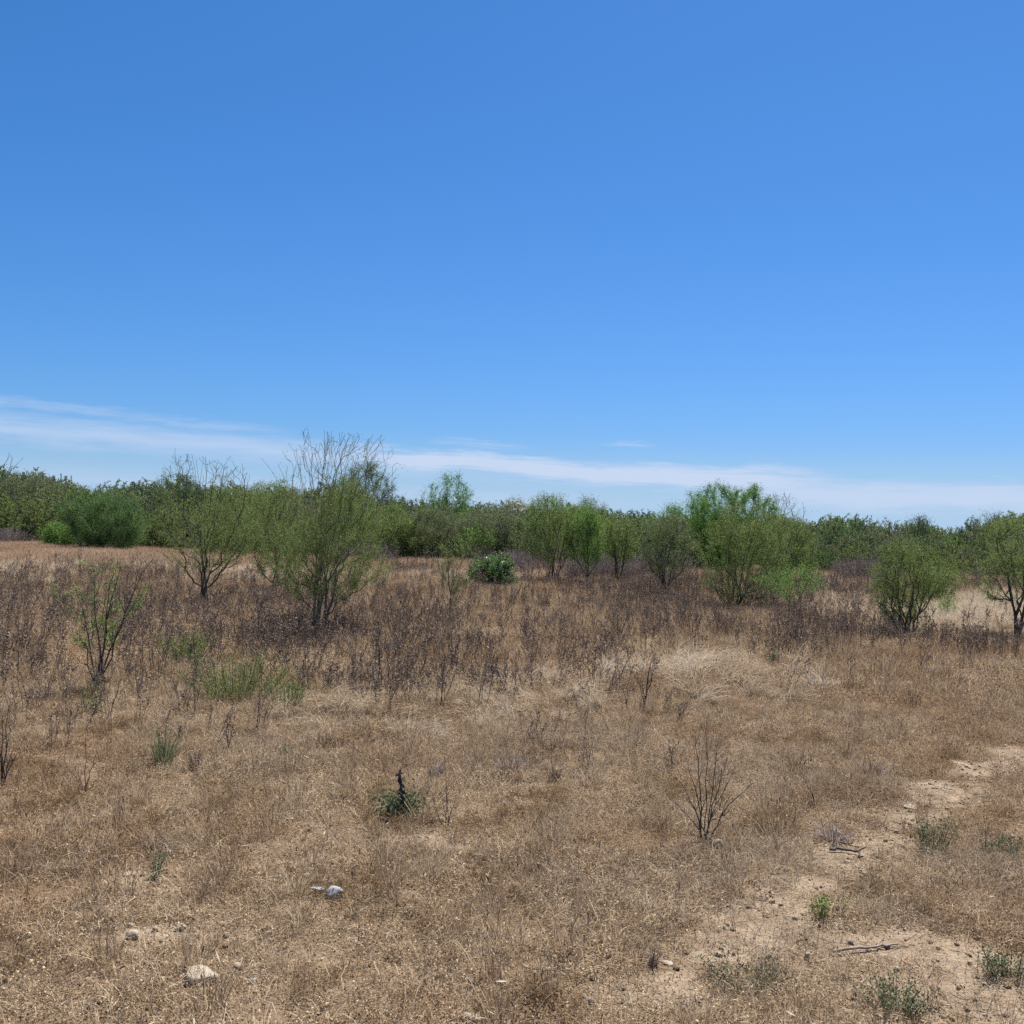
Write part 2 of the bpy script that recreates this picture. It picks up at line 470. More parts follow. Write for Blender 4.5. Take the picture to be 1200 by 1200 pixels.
def proto_mat(k, ns=55, nf=190, rad=0.17, L=(.06, .16), w=.0028, hh=.055, flake=(.006, .015)):
    """low tangled mat of dry stems and crumbled leaves"""
    rg = np.random.default_rng(100 + k)
    g = Geo()
    g.add(*blades(disc(rg, ns, rad), rg.uniform(0, 6.28, ns), rg.uniform(*L, ns), rg.uniform(.2, 2.2, ns), rg.uniform(.7, 1.3, ns) * w, rg, 3, rg.uniform(.3, 1.4, ns), .3))
    P = disc(rg, nf, rad * 1.1); P[:, 2] = rg.beta(1.2, 2.2, nf) * hh
    l = rg.uniform(*flake, nf)
    g.add(*leaflets(P, rand_dir(rg, nf), l, l * rg.uniform(.4, .8, nf), rg))
    return g

def proto_tuft(k, n=55, rad=.06, L=(.12, .26), w=.003, spread=.5, heads=14):
    rg = np.random.default_rng(200 + k)
    g = Geo()
    b = disc(rg, n, rad)
    az = np.arctan2(b[:, 1], b[:, 0]) + rg.normal(0, .8, n)
    g.add(*blades(b, az, rg.uniform(*L, n), rg.uniform(.1, 1.3, n), rg.uniform(.6, 1.3, n) * w, rg, 3, rg.uniform(1.45 - spread, 1.55, n), .15))
    if heads:
        P = disc(rg, heads, rad * 1.8); P[:, 2] = rg.uniform(.45, 1.0, heads) * L[1] * .8
        ax = norm(rg.normal(size=(heads, 3)) * .5 + np.array([0, 0, 1]))
        g.add(*leaflets(P, ax, rg.uniform(.02, .05, heads), rg.uniform(.004, .009, heads), rg))
    return g

def proto_straw(k, n=90, rad=.16, L=(.3, .65), w=.006):
    """long bleached blades combed over to one side"""
    rg = np.random.default_rng(300 + k)
    g = Geo()
    b = disc(rg, n, rad)
    az = rg.normal(0, .75, n)
    g.add(*blades(b, az, rg.uniform(*L, n), rg.uniform(.9, 2.1, n), rg.uniform(.6, 1.3, n) * w, rg, 4, rg.uniform(.5, 1.35, n), .12))
    return g

def proto_weed(k, hh=(.5, .9), stalks=2, m=0, thick=.0045):
    """dead upright stalk with short side branches and dry seed heads"""
    rg = np.random.default_rng(400 + k)
    g = Geo()
    for s in range(stalks):
        h = rg.uniform(*hh); b = disc(rg, 1, .10)[0]; lean = rg.normal(0, .12, 2)
        nseg = 6
        t = np.linspace(0, 1, nseg + 1)
        wob = np.cumsum(rg.normal(0, .012, (nseg + 1, 2)), 0)
        P = np.stack([b[0] + lean[0] * t * h + wob[:, 0], b[1] + lean[1] * t * h + wob[:, 1], t * h], 1)
        r = thick * (1 - .7 * t)
        g.add(*tubes(P[:-1], P[1:], r[:-1], r[1:], 4))
        nb = rg.integers(5, 11)
        tb = rg.uniform(.3, .98, nb)
        B0 = np.stack([np.interp(tb, t, P[:, i]) for i in range(3)], 1)
        az = rg.uniform(0, 6.28, nb); el = rg.uniform(.5, 1.3, nb); l = rg.uniform(.06, .22, nb) * (1.2 - tb * .7)
        D = np.stack([np.cos(az) * np.cos(el), np.sin(az) * np.cos(el), np.sin(el)], 1)
        B1 = B0 + D * l[:, None]
        g.add(*tubes(B0, B1, np.full(nb, thick * .5), np.full(nb, thick * .25), 3))
        # seed heads and shrivelled leaves
        nl = 34
        wch = rg.integers(0, nb, nl); q = rg.uniform(.3, 1.05, nl)
        LP = B0[wch] + (B1 - B0)[wch] * q[:, None] + rg.normal(0, .008, (nl, 3))
        g.add(*leaflets(LP, rand_dir(rg, nl), rg.uniform(.014, .042, nl), rg.uniform(.008, .020, nl), rg), m=m)
        nl = 16
        tt = rg.uniform(.05, 1, nl)
        LP = np.stack([np.interp(tt, t, P[:, i]) for i in range(3)], 1) + rg.normal(0, .01, (nl, 3))
        g.add(*leaflets(LP, rand_dir(rg, nl), rg.uniform(.015, .04, nl), rg.uniform(.006, .014, nl), rg), m=m)
    return g

def proto_brush(k, n=26, hh=(.5, 1.1)):
    """leafless purplish brush, many fine twigs"""
    rg = np.random.default_rng(500 + k)
    g = Geo()
    b = disc(rg, n, .5)
    D = norm(np.concatenate([rg.normal(0, .35, (n, 2)), np.ones((n, 1))], 1))
    h = rg.uniform(*hh, n)
    T = b + D * h[:, None]
    g.add(*tubes(b, T, np.full(n, .012), np.full(n, .004), 3))
    nb = n * 6
    w = rg.integers(0, n, nb); q = rg.uniform(.25, 1, nb)
    B0 = b[w] + (T - b)[w] * q[:, None]
    DD = norm(D[w] + rg.normal(0, .55, (nb, 3)))
    B1 = B0 + DD * rg.uniform(.12, .38, nb)[:, None]
    g.add(*tubes(B0, B1, np.full(nb, .006), np.full(nb, .003), 3))
    nl = nb
    P = B0 + (B1 - B0) * rg.uniform(.3, 1, nb)[:, None] + rg.normal(0, .02, (nb, 3))
    g.add(*leaflets(P, rand_dir(rg, nl), rg.uniform(.03, .07, nl), rg.uniform(.012, .03, nl), rg))
    return g

def proto_far(k, n=150, nf=90, rad=.55, L=(.12, .36), w=.012):
    rg = np.random.default_rng(600 + k)
    g = Geo()
    g.add(*blades(disc(rg, n, rad), rg.uniform(0, 6.28, n), rg.uniform(*L, n), rg.uniform(.1, 1.6, n), rg.uniform(.6, 1.3, n) * w, rg, 2, rg.uniform(.7, 1.5, n), .2))
    P = disc(rg, nf, rad); P[:, 2] = rg.beta(1.3, 2, nf) * .2
    l = rg.uniform(.025, .06, nf)
    g.add(*leaflets(P, rand_dir(rg, nf), l, l * .5, rg))
    return g

def rock_geo(rg, sx, sy, sz, n=2, rough=.18, sink=.3):
    import bmesh
    bm = bmesh.new(); bmesh.ops.create_icosphere(bm, subdivisions=n, radius=1)
    V = np.array([v.co[:] for v in bm.verts]); F = np.array([[v.index for v in f.verts] for f in bm.faces]); bm.free()
    K = norm(rg.normal(size=(11, 3)))
    s = np.ones(len(V))
    for k in K:                       # knocked-off faces
        c = V @ k; lim = rg.uniform(.62, .88)
        s = np.where(c > lim, s * (lim / np.maximum(c, lim)) ** .8, s)
    V = V * s[:, None]
    for f in (1.3, 2.7):
        ph = rg.uniform(0, 6, 3)
        V = V * (1 + rough / f * np.sin(V[:, [0]] * f * 2 + ph[0]) * np.sin(V[:, [1]] * f * 2 + ph[1]) * np.cos(V[:, [2]] * f * 2 + ph[2]))
    V = V * np.array([sx, sy, sz])
    V[:, 2] += sz * (1 - sink)
    return V, F

def meshes(geos, mats, name):
    return [g.mesh('%s_%02d' % (name, i), mats) for i, g in enumerate(geos)]

EXCL = []       # spots kept clear of cover: (x, y, radius)
def clear(P):
    k = np.ones(len(P), bool)
    for x, y, r in EXCL:
        k &= ((P[:, 0] - x) ** 2 + (P[:, 1] - y) ** 2) > r * r
    return k

# ------------------------------------------------------------------ trees
def skeleton(rg, stems, targets, bf=.35, step=.14, jit=.02, droop=.6, rise=.0, turn=1.5):
    MAXN = 30000
    dr = np.zeros((MAXN, 3)); pos = np.zeros((MAXN, 3)); par = np.full(MAXN, -1); pl = np.zeros(MAXN); n = 0
    for st in stems:
        prev = -1
        for p in st:
            pos[n] = p; par[n] = prev
            pl[n] = 0 if prev < 0 else pl[prev] + np.linalg.norm(p - pos[prev])
            dr[n] = (p - pos[prev]) / max(np.linalg.norm(p - pos[prev]), 1e-6) if prev >= 0 else (0, 0, 1)
            prev = n; n += 1
    root = pos[0]
    order = np.argsort(np.linalg.norm(targets - root, axis=1))
    for ti in order:
        t = targets[ti]
        d = np.linalg.norm(pos[:n] - t, axis=1)
        hd = np.hypot(pos[:n, 0] - t[0], pos[:n, 1] - t[1])
        c = d + bf * pl[:n] + droop * np.maximum(0, pos[:n, 2] - t[2] + .9 * hd)
        c = c + turn * (d - ((t - pos[:n]) * dr[:n]).sum(1))
        j = int(np.argmin(c))
        L = d[j]
        k = max(1, int(round(L / step)))
        if n + k >= MAXN: break
        a = pos[j].copy(); prev = j
        bow = rg.normal(0, .045 * L, 3); bow[2] -= .06 * L
        for s in range(1, k + 1):
            f = s / k
            p = a + (t - a) * f + bow * (4 * f * (1 - f)) + (rg.normal(0, jit, 3) if s < k else 0)
            pos[n] = p; par[n] = prev; q_ = np.linalg.norm(p - pos[prev]); pl[n] = pl[prev] + q_; dr[n] = (p - pos[prev]) / max(q_, 1e-6)
            prev = n; n += 1
    pos = pos[:n]; par = par[:n]; pl = pl[:n]
    w = np.zeros(n); ch = np.zeros(n, int)
    for i in range(n):
        if par[i] >= 0: ch[par[i]] += 1
    w[ch == 0] = 1
    for i in range(n - 1, -1, -1):
        if par[i] >= 0: w[par[i]] += w[i]
    return pos, par, w

def grow(seed, env, base_x=0.0, nstem=4, nt=420, stem_r=.035, tip_r=.004, bf=.3, spread=.12, leaf_n=14000, leaf=(.03, .012), frond=.16,
         leaf_fn=None, clump=.42, clump_scale=.5, depth=.9, stem_top=.7, twig_w=6, droop=.6, lean=0.0, hang=.15, loose=.42):
    """env: rows (z, xl, xr) of the crown outline in metres, z upward from the base.  Returns trunk Geo and crown Geo."""
    rg = np.random.default_rng(seed)
    env = np.array(sorted(env)); z = env[:, 0]
    z0, z1 = z[0], z[-1]
    ztop = z1
    def sample(n):
        out = np.zeros((0, 3))
        off = rg.uniform(0, 50, 3)
        wmax = (env[:, 2] - env[:, 1]).max()
        while len(out) < n:
            m = n * 4
            zz = rg.uniform(z0, z1, m)
            xl = np.interp(zz, z, env[:, 1]); xr = np.interp(zz, z, env[:, 2])
            keep = rg.uniform(0, 1, m) < (xr - xl) / wmax
            cx = (xl + xr) / 2; hw = (xr - xl) / 2
            a = rg.uniform(0, 6.28, m); q = rg.uniform(0, 1, m) ** .42
            rag = .72 + .62 * vnoise(a * 1.6 + off[0], zz / (z1 - z0) * 5 + off[1], seed + 9)
            out_ = rg.uniform(0, 1, m) < .05
            q = q * np.where(out_, rag * 1.28, rag)
            zz = zz + np.where(out_, rg.uniform(0, .07, m) * z1, 0)
            x = cx + np.cos(a) * q * hw; y = np.sin(a) * q * hw * depth
            s = clump_scale
            nz = (vnoise(x / s + off[0], y / s + zz / s * .71 + off[1], seed) + vnoise(zz / s + off[2], x / s * .8 - y / s * .6, seed + 5)) / 2
            keep &= nz > clump + rg.normal(0, .05, m)
            out = np.concatenate([out, np.stack([x, y, zz], 1)[keep]])
        return out[:n]
    T = sample(nt)
    stems = []
    for s in range(nstem):
        a = s / nstem * 6.28 + rg.uniform(-.5, .5)
        b = np.array([base_x + math.cos(a) * spread * rg.uniform(.4, 1), math.sin(a) * spread * rg.uniform(.4, 1), -.06])
        tz = z0 + (z1 - z0) * (stem_top * rg.uniform(.75, 1.1))
        xl = np.interp(tz, z, env[:, 1]); xr = np.interp(tz, z, env[:, 2])
        f = ((s + .5) / nstem * 2 - 1) if nstem > 1 else 0
        f = f * .62 + rg.normal(0, .12)
        e = np.array([(xl + xr) / 2 + f * (xr - xl) / 2, math.sin(a) * .45 * (xr - xl) / 2, tz])
        K = 9
        t = np.linspace(0, 1, K)[:, None]
        c = b + (e - b) * np.array([.22 + .2 * rg.uniform(), .22, .55])
        st = (1 - t) ** 2 * b + 2 * t * (1 - t) * c + t * t * e
        st[1:-1] += rg.normal(0, .009 * ztop, (K - 2, 3)) * np.array([1, 1, .4])
        stems.append(st)
    step = max(.07, ztop * .035)
    pos, par, w = skeleton(rg, stems, T, bf, step, ztop * .0035, droop)
    rad = tip_r * w ** .5
    stem_r = stem_r * .5
    sc = stem_r / max(rad.max(), 1e-6)
    rad = np.where(w > 3, tip_r + (rad - tip_r) * max(sc, .2), tip_r) if sc < 1 else tip_r + (rad - tip_r) * sc
    rad = np.maximum(rad, tip_r)
    i = np.where(par >= 0)[0]
    tg = Geo(); V, F = tubes(pos[par[i]], pos[i], np.minimum(rad[par[i]], rad[i] * 1.35), rad[i], 5); tg.add(V, F)
    # leaves: fronds along the thin twigs
    cg = Geo()
    if leaf_n:
        tw = i[w[i] <= twig_w]
        per = 9
        nf = leaf_n // per
        zc = pos[tw, 2]
        pr = np.ones(len(tw)) if leaf_fn is None else np.maximum(leaf_fn(pos[tw]), 0)
        pr = pr / pr.sum()
        c = rg.choice(tw, nf, p=pr)
        q = rg.uniform(0, 1, nf)[:, None]
        seg = pos[c] - pos[par[c]]
        o = pos[par[c]] + seg * q
        ax = norm(norm(seg) * .5 + rg.normal(0, loose, (nf, 3)) + np.array([0, 0, -hang]))
        fl = frond * rg.uniform(.5, 1.2, nf)
        kk = np.tile((np.arange(per) + .5) / per, (nf, 1)) + rg.normal(0, .04, (nf, per))
        C = o[:, None, :] + ax[:, None, :] * (kk * fl[:, None])[:, :, None] + rg.normal(0, frond * .11, (nf, per, 3))
        C = C.reshape(-1, 3)
        A = norm(np.repeat(ax, per, 0) * .6 + rg.normal(0, .6, (nf * per, 3)))
        l = leaf[0] * rg.uniform(.55, 1.3, nf * per)
        V, F = leaflets(C, A, l, leaf[1] * rg.uniform(.6, 1.3, nf * per), rg)
        cg.add(V, F)
    return tg, cg, pos, w

GR_TREE = 'scattered thorn trees on the dry field'
def photo_tree(name, label, base, rows, mat, bark='bark', seed=1, group=GR_TREE, cat='tree', bare_above=None, leafy=1.0, depth_at=None, **kw):
    """rows: (py, xl, xr) of the crown outline in photo pixels; it is turned into metres at the tree's own distance"""
    B = gp(*base) if depth_at is None else at_depth(base[0], depth_at)
    d = B[1]
    s = d / 1200.0
    bpx, bpy_ = to_px(B[None]); bpx = bpx[0]; bpy_ = bpy_[0]
    env = [((bpy_ - py) * s, (xl - bpx) * s, (xr - bpx) * s) for py, xl, xr in rows]
    tall = max(e[0] for e in env)
    if bare_above is not None:
        zb = (bpy_ - bare_above) * s
        kw['leaf_fn'] = lambda P: np.where(P[:, 2] > zb + .12 * tall * np.sin(P[:, 0] * 3.1), .05, 1.0)
    px_m = s                       # metres per photo pixel here
    kw.setdefault('leaf', (max(.022, 1.6 * px_m), max(.008, .56 * px_m)))
    if 'leaf_n' in kw: kw['leaf_n'] = int(kw['leaf_n'] * 2.2)
    kw.setdefault('frond', max(.18, 10 * px_m)); kw.setdefault('twig_w', 10)
    kw.setdefault('clump_scale', tall * .16)
    kw.setdefault('tip_r', max(.003, .17 * px_m))
    tg, cg, pos, w = grow(seed, env, **kw)
    e = empty(name, B, 0, label=label, cat=cat, group=group)
    t = mobj('trunk', tg.mesh(name + '_trunk', M[bark], smooth=True), e)
    if cg.n:
        c = mobj('crown', cg.mesh(name + '_crown', M[mat]), e)
    return e, pos, B

# --- trees standing out on the field
photo_tree('thorn_tree', 'tall many-stemmed tree with pale leafless top twigs above a feathery green lower crown', (372, 746),
           [(506, 330, 440), (525, 320, 450), (570, 326, 455), (610, 318, 455), (645, 308, 456), (675, 314, 440), (694, 332, 412)],
           'olive', 'barkbare', 11, nstem=18, nt=1100, stem_r=.036, spread=.24, leaf_n=42000, bare_above=588, clump=.36, stem_top=.93, bf=.25, hang=.2)
photo_tree('thorn_tree', 'thin sparse tree with bare dark twigs above its crown, left of the tall half-leafless tree', (238, 709),
           [(533, 196, 262), (555, 185, 290), (580, 178, 300), (620, 178, 303), (650, 190, 290), (668, 210, 268)],
           'olive', 'bark', 12, nstem=8, nt=520, stem_r=.05, spread=.12, leaf_n=11500, bare_above=578, clump=.42, stem_top=.93, bf=.25)
photo_tree('thorn_tree', 'small shady tree tucked close behind the left side of the tall half-leafless tree', (325, 692),
           [(565, 300, 345), (590, 285, 352), (630, 285, 358), (660, 296, 352), (675, 305, 345)],
           'olive', 'bark', 13, nstem=3, nt=260, stem_r=.05, leaf_n=14000, clump=.36)
photo_tree('thorn_bush', 'dense dark green round bush at the left edge of the brown field', (120, 645),
           [(575, 100, 140), (588, 80, 158), (606, 74, 166), (625, 80, 166), (638, 92, 160), (643, 100, 150)],
           'bushleaf', 'bark', 14, nstem=6, nt=420, leaf_n=38000, clump=.15, cat='bush', stem_top=.5)
photo_tree('thorn_bush', 'low light green bush at the foot of the dark round bush', (72, 641),
           [(614, 62, 82), (622, 55, 90), (634, 54, 92), (640, 60, 86)], 'fresh', 'bark', 15, nstem=5, nt=160, leaf_n=9000, clump=.3, cat='bush', stem_top=.5)
photo_tree('thorn_tree', 'very thin wispy small tree with a dark forked stem in front of the white-flowered bush', (527, 722),
           [(626, 510, 552), (645, 503, 560), (670, 506, 556), (688, 514, 545)], 'olive', 'bark', 16, nstem=3, nt=130, stem_r=.03, leaf_n=1900, clump=.4, spread=.05, bf=.35)
fb, fpos, fB = photo_tree('flowering_bush', 'round green bush dotted with a few white flowers on the field', (576, 688),
           [(650, 565, 590), (658, 553, 600), (670, 549, 603), (682, 555, 600), (687, 562, 592)], 'bushleaf', 'bark', 17, nstem=7, nt=200, leaf_n=5200,
           clump=.36, cat='bush', stem_top=.6, leaf=(.075, .045), frond=.24)
photo_tree('thorn_tree', 'broad open tree with several forking stems, leftmost of the row in the middle', (648, 684),
           [(580, 628, 655), (592, 618, 672), (615, 612, 682), (640, 614, 680), (655, 625, 668)], 'olive', 'bark', 18, nstem=8, nt=340, stem_r=.045, leaf_n=12000, clump=.38, spread=.25)
photo_tree('thorn_tree', 'slender bright green tree on one straight dark trunk in the middle row', (686, 686),
           [(595, 680, 695), (608, 668, 704), (630, 664, 708), (650, 666, 706), (662, 675, 698)], 'fresh', 'bark', 19, nstem=1, nt=240, stem_r=.05, leaf_n=9500, clump=.36, stem_top=.9)
photo_tree('thorn_tree', 'vase-shaped small tree with fanned stems beside the slender bright green one', (723, 686),
           [(607, 712, 735), (620, 703, 746), (638, 702, 748), (652, 708, 740)], 'olive', 'bark', 20, nstem=8, nt=230, stem_r=.04, leaf_n=6500, clump=.4, spread=.12)
photo_tree('thorn_tree', 'dull green tree with a dark divided trunk left of the big rounded crown', (778, 697),
           [(603, 765, 795), (620, 752, 808), (645, 748, 812), (662, 755, 806), (675, 765, 795)], 'greyleaf', 'bark', 21, nstem=6, nt=320, stem_r=.055, leaf_n=10500, clump=.38, spread=.12)
photo_tree('thorn_tree', 'large feathery tree with leaves to the ground in front of the big rounded crown', (862, 712),
           [(586, 852, 885), (600, 838, 902), (622, 826, 918), (655, 820, 922), (685, 828, 915), (702, 840, 905)], 'olive', 'bark', 22, nstem=13, nt=560, stem_r=.045,
           leaf_n=24000, clump=.34, spread=.25, stem_top=.85)
photo_tree('thorn_tree', 'wide soft tree joined to the right of the large feathery tree', (918, 692),
           [(602, 905, 935), (618, 895, 950), (645, 890, 957), (668, 893, 955), (682, 900, 945)], 'olive', 'bark', 23, nstem=9, nt=340, leaf_n=17000, clump=.34, stem_top=.7)
photo_tree('thorn_tree', 'young light green sapling with flat spreading sprays on a thin trunk', (922, 728),
           [(660, 905, 945), (672, 890, 962), (684, 892, 964), (696, 905, 945)], 'fresh', 'bark', 24, nstem=1, nt=150, stem_r=.022, leaf_n=3600, clump=.4, stem_top=.85, hang=-.05)
photo_tree('thorn_tree', 'broad feathery tree on a clump of dark upright trunks at the right', (1061, 747),
           [(634, 1045, 1078), (645, 1026, 1096), (665, 1016, 1106), (690, 1018, 1105), (710, 1024, 1090), (728, 1035, 1080)], 'olive', 'bark', 25, nstem=8, nt=520,
           stem_r=.055, leaf_n=21000, clump=.36, spread=.22, stem_top=.8)
photo_tree('thorn_tree', 'leaning dark-trunked tree with a drooping side cut off by the right edge', (1192, 749),
           [(608, 1170, 1225), (625, 1152, 1245), (650, 1146, 1260), (675, 1148, 1255), (690, 1152, 1235), (704, 1158, 1180)], 'olive', 'bark', 26, nstem=5, nt=460,
           stem_r=.07, leaf_n=19000, clump=.38, spread=.08, stem_top=.75, bf=.3)
photo_tree('thorn_bush', 'low green bush just behind the right side of the clump-trunked tree', (1093, 708),
           [(664, 1080, 1108), (675, 1070, 1121), (690, 1070, 1122), (700, 1078, 1115)], 'olive', 'bark', 27, nstem=4, nt=200, leaf_n=7500, clump=.35, cat='bush')
photo_tree('thorn_bush', 'small pale green shoot in the straw between the two right-hand trees', (1108, 728),
           [(700, 1103, 1114), (708, 1098, 1120), (720, 1100, 1117)], 'fresh', 'bark', 28, nstem=2, nt=50, leaf_n=900, spread=.02, cat='bush', stem_r=.012)
# bare limb reaching in from outside the left edge
photo_tree('bare_tree', 'leafless twig tip reaching in from the left edge', (-48, 712),
           [(527, -40, 17), (540, -75, 12), (570, -95, -8), (600, -100, -10), (640, -85, -15)], 'olive', 'bark', 29, nstem=3, nt=150, leaf_n=120, clump=.3, stem_r=.05, stem_top=.8)

# --- trees and bushes of the far edge that can be told apart
EDGE = 'trees along the far edge of the field'
far = [
 # name, label, px, depth, rows, mat, leaf_n
 ('dark green tree crown directly behind the sparse tree\'s bare twigs', 207, 78, [(556, 190, 222), (572, 176, 240), (600, 170, 246), (632, 180, 240)], 'darkleaf', 14000, 5),
 ('yellow-green spreading tree between the sparse tree and the tall half-leafless tree', 272, 62, [(572, 255, 290), (590, 232, 312), (620, 225, 318), (650, 240, 305)], 'olive', 17000, 5),
 ('green rounded tree whose top shows left of the tall half-leafless tree', 312, 70, [(566, 298, 325), (585, 282, 340), (615, 278, 345), (645, 290, 335)], 'olive', 14000, 5),
 ('tall dark green crown right behind the tall half-leafless tree', 428, 74, [(543, 412, 444), (560, 395, 462), (590, 388, 470), (625, 395, 465), (650, 405, 450)], 'darkleaf', 19000, 5),
 ('olive shrubby tree low at the right of the tall half-leafless tree', 452, 62, [(590, 432, 468), (608, 415, 488), (635, 412, 492), (655, 425, 480)], 'olive', 16000, 5),
 ('airy tree with a loose rounded top, tallest in the middle of the treeline', 524, 76, [(555, 513, 536), (568, 500, 552), (590, 492, 562), (625, 495, 560), (645, 505, 550)], 'vivid', 12000, 4),
 ('grey-green wide tree below the airy rounded treetop', 512, 63, [(592, 495, 530), (608, 478, 552), (632, 474, 556), (655, 485, 545)], 'greyleaf', 16000, 5),
 ('grey-green wide tree behind the white-flowered bush', 572, 64, [(590, 555, 590), (606, 535, 612), (632, 530, 618), (656, 542, 605)], 'greyleaf', 16000, 5),
 ('tall leafy tree behind the broad open tree of the middle row', 640, 66, [(580, 628, 660), (596, 614, 676), (625, 610, 682), (655, 620, 670)], 'fresh', 10000, 4),
 ('bright green tree top behind the slender bright green tree', 690, 68, [(584, 676, 700), (598, 664, 712), (630, 660, 716), (655, 670, 706)], 'olive', 11000, 4),
 ('vivid green low tree filling the gap left of the big rounded crown', 792, 60, [(593, 778, 806), (606, 766, 826), (632, 762, 832), (655, 770, 822)], 'vivid', 16000, 4),
 ('big rounded bright green crown rising highest on the right half of the treeline', 848, 58, [(568, 826, 888), (578, 808, 898), (600, 798, 904), (635, 798, 905), (660, 812, 892)], 'vivid', 52000, 6),
 ('nearly leafless grey tree top sticking up right of the big rounded crown', 912, 60, [(577, 898, 925), (592, 888, 936), (620, 886, 940), (650, 895, 930)], 'greyleaf', 900, 5),
 ('dark narrow tree poking above the right-hand treeline', 1077, 72, [(604, 1070, 1084), (616, 1062, 1094), (640, 1060, 1098), (660, 1066, 1092)], 'darkleaf', 3200, 3),
 ('thin grey tree with tufted top near the right edge of the treeline', 1160, 64, [(600, 1150, 1168), (612, 1142, 1176), (636, 1138, 1180), (660, 1146, 1172)], 'greyleaf', 2600, 4),
 ('large olive tree crown behind the leaning tree at the right edge', 1190, 62, [(603, 1176, 1210), (616, 1158, 1232), (645, 1150, 1240), (675, 1162, 1225)], 'olive', 15000, 5),
 ('pale-blossomed tree top in the middle of the treeline', 604, 74, [(586, 594, 612), (596, 582, 622), (615, 578, 626), (640, 586, 618)], 'greyleaf', 8000, 4),
 ('dense grey-green tree at the left end of the treeline', 28, 92, [(556, 10, 45), (570, -12, 68), (592, -18, 74), (610, -5, 62)], 'greyleaf', 15000, 5),
]
for i, (lab, px, dep, rows, mt, ln, ns) in enumerate(far):
    bark = 'barkgrey' if mt == 'greyleaf' else 'bark'
    e, pos, B = photo_tree('edge_tree', lab, (px, 0), rows, mt, bark, 60 + i, group=EDGE, depth_at=dep, nstem=ns, nt=300, leaf_n=ln, clump=.12 if ln > 40000 else .36, stem_r=.07)
    if 'blossomed' in lab:
        rg = np.random.default_rng(5); hi = pos[pos[:, 2] > pos[:, 2].max() * .72]
        P = hi[rg.integers(0, len(hi), 420)] + rg.normal(0, .12, (420, 3))
        g = Geo(); g.add(*leaflets(P, rand_dir(rg, 420), .17, .12, rg)); mobj('blossom', g.mesh('blossom', M['flower']), e)
rgf = np.random.default_rng(9)
hi = fpos[(fpos[:, 2] > fpos[:, 2].max() * .45)]
for q in range(7):
    c = hi[rgf.integers(0, len(hi))] + rgf.normal(0, .05, 3) + np.array([0, -.12, .05])
    g = Geo(); P = c + rgf.normal(0, .035, (14, 3)); g.add(*leaflets(P, rand_dir(rgf, 14), .09, .06, rgf))
    mobj('flower', g.mesh('flower', M['flower']), fb)

# --- the far wood behind, one mass
protos = []
rk = np.random.default_rng(77)
kinds = [('olive', 'bark', 3400), ('greyleaf', 'barkgrey', 3400), ('darkleaf', 'bark', 3400), ('bushleaf', 'bark', 3400), ('greyleaf', 'barkgrey', 900), ('olive', 'bark', 3400), ('greyleaf', 'bark', 3000), ('fresh', 'bark', 3200)]
for k, (mt, bk, ln) in enumerate(kinds):
    w_ = rk.uniform(.55, .8)
    env = [(.10, -w_ * .6, w_ * .6), (.35, -w_, w_), (.65, -w_ * .9, w_ * .95), (.88, -w_ * .5, w_ * .55), (1.0, -w_ * .15, w_ * .2)]
    tg, cg, _, _ = grow(900 + k, env, nstem=5, nt=170, stem_r=.016, tip_r=.0035, leaf_n=int(ln * 2.6), leaf=(.034, .016), frond=.08, clump=.38, clump_scale=.17, spread=.05)
    g = Geo()
    g.V = tg.V + cg.V; g.n = tg.n + cg.n
    g.F4 = tg.F4 + [f + tg.n for f in cg.F4]; g.m4 = tg.m4 + [np.ones_like(m) for m in cg.m4]
    protos.append(g.mesh('wood_source_%02d' % k, [M[bk], M[mt]]))
sky_x = [-260, -150, 0, 40, 90, 150, 200, 300, 400, 465, 490, 550, 590, 620, 700, 760, 800, 920, 1000, 1050, 1090, 1110, 1140, 1170, 1200, 1460]
sky_y = [552, 552, 556, 560, 570, 572, 568, 578, 572, 588, 592, 590, 592, 596, 598, 606, 604, 612, 609, 614, 618, 624, 616, 610, 606, 600]
edge_x = [-260, 0, 100, 200, 450, 620, 900, 1200, 1460]
edge_d = [95, 88, 84, 74, 68, 66, 66, 60, 58]
Pw, Sw, Iw, Rw = [], [], [], []
for row, (dz, topf, step) in enumerate([(-3, .62, 15), (1, .75, 11), (6, .88, 11), (13, .98, 11), (24, 1.03, 11), (38, 1.03, 11)]):
    for px in np.arange(-250, 1450, step):
        x = px + rk.uniform(-8, 8)
        dep = np.interp(x, edge_x, edge_d) + dz + rk.uniform(-3, 3)
        hor = 618 + (x - 600) * math.tan(ROLL)
        up = hor - np.interp(x, sky_x, sky_y)
        B = at_depth(x, dep)
        h = (H + up * dep / 1200) * topf * rk.uniform(.72, 1.17)
        Pw.append(B); Sw.append(h); Iw.append(rk.choice(8, p=[.12, .22, .2, .1, .1, .14, .09, .03])); Rw.append((0, 0, rk.uniform(0, 6.28)))
scatter('distant_woodland', np.array(Pw), np.array(Rw), np.array(Sw), np.array(Iw), protos,
        'far belt of grey-green and dark green thorn trees closing the field', 'woodland')

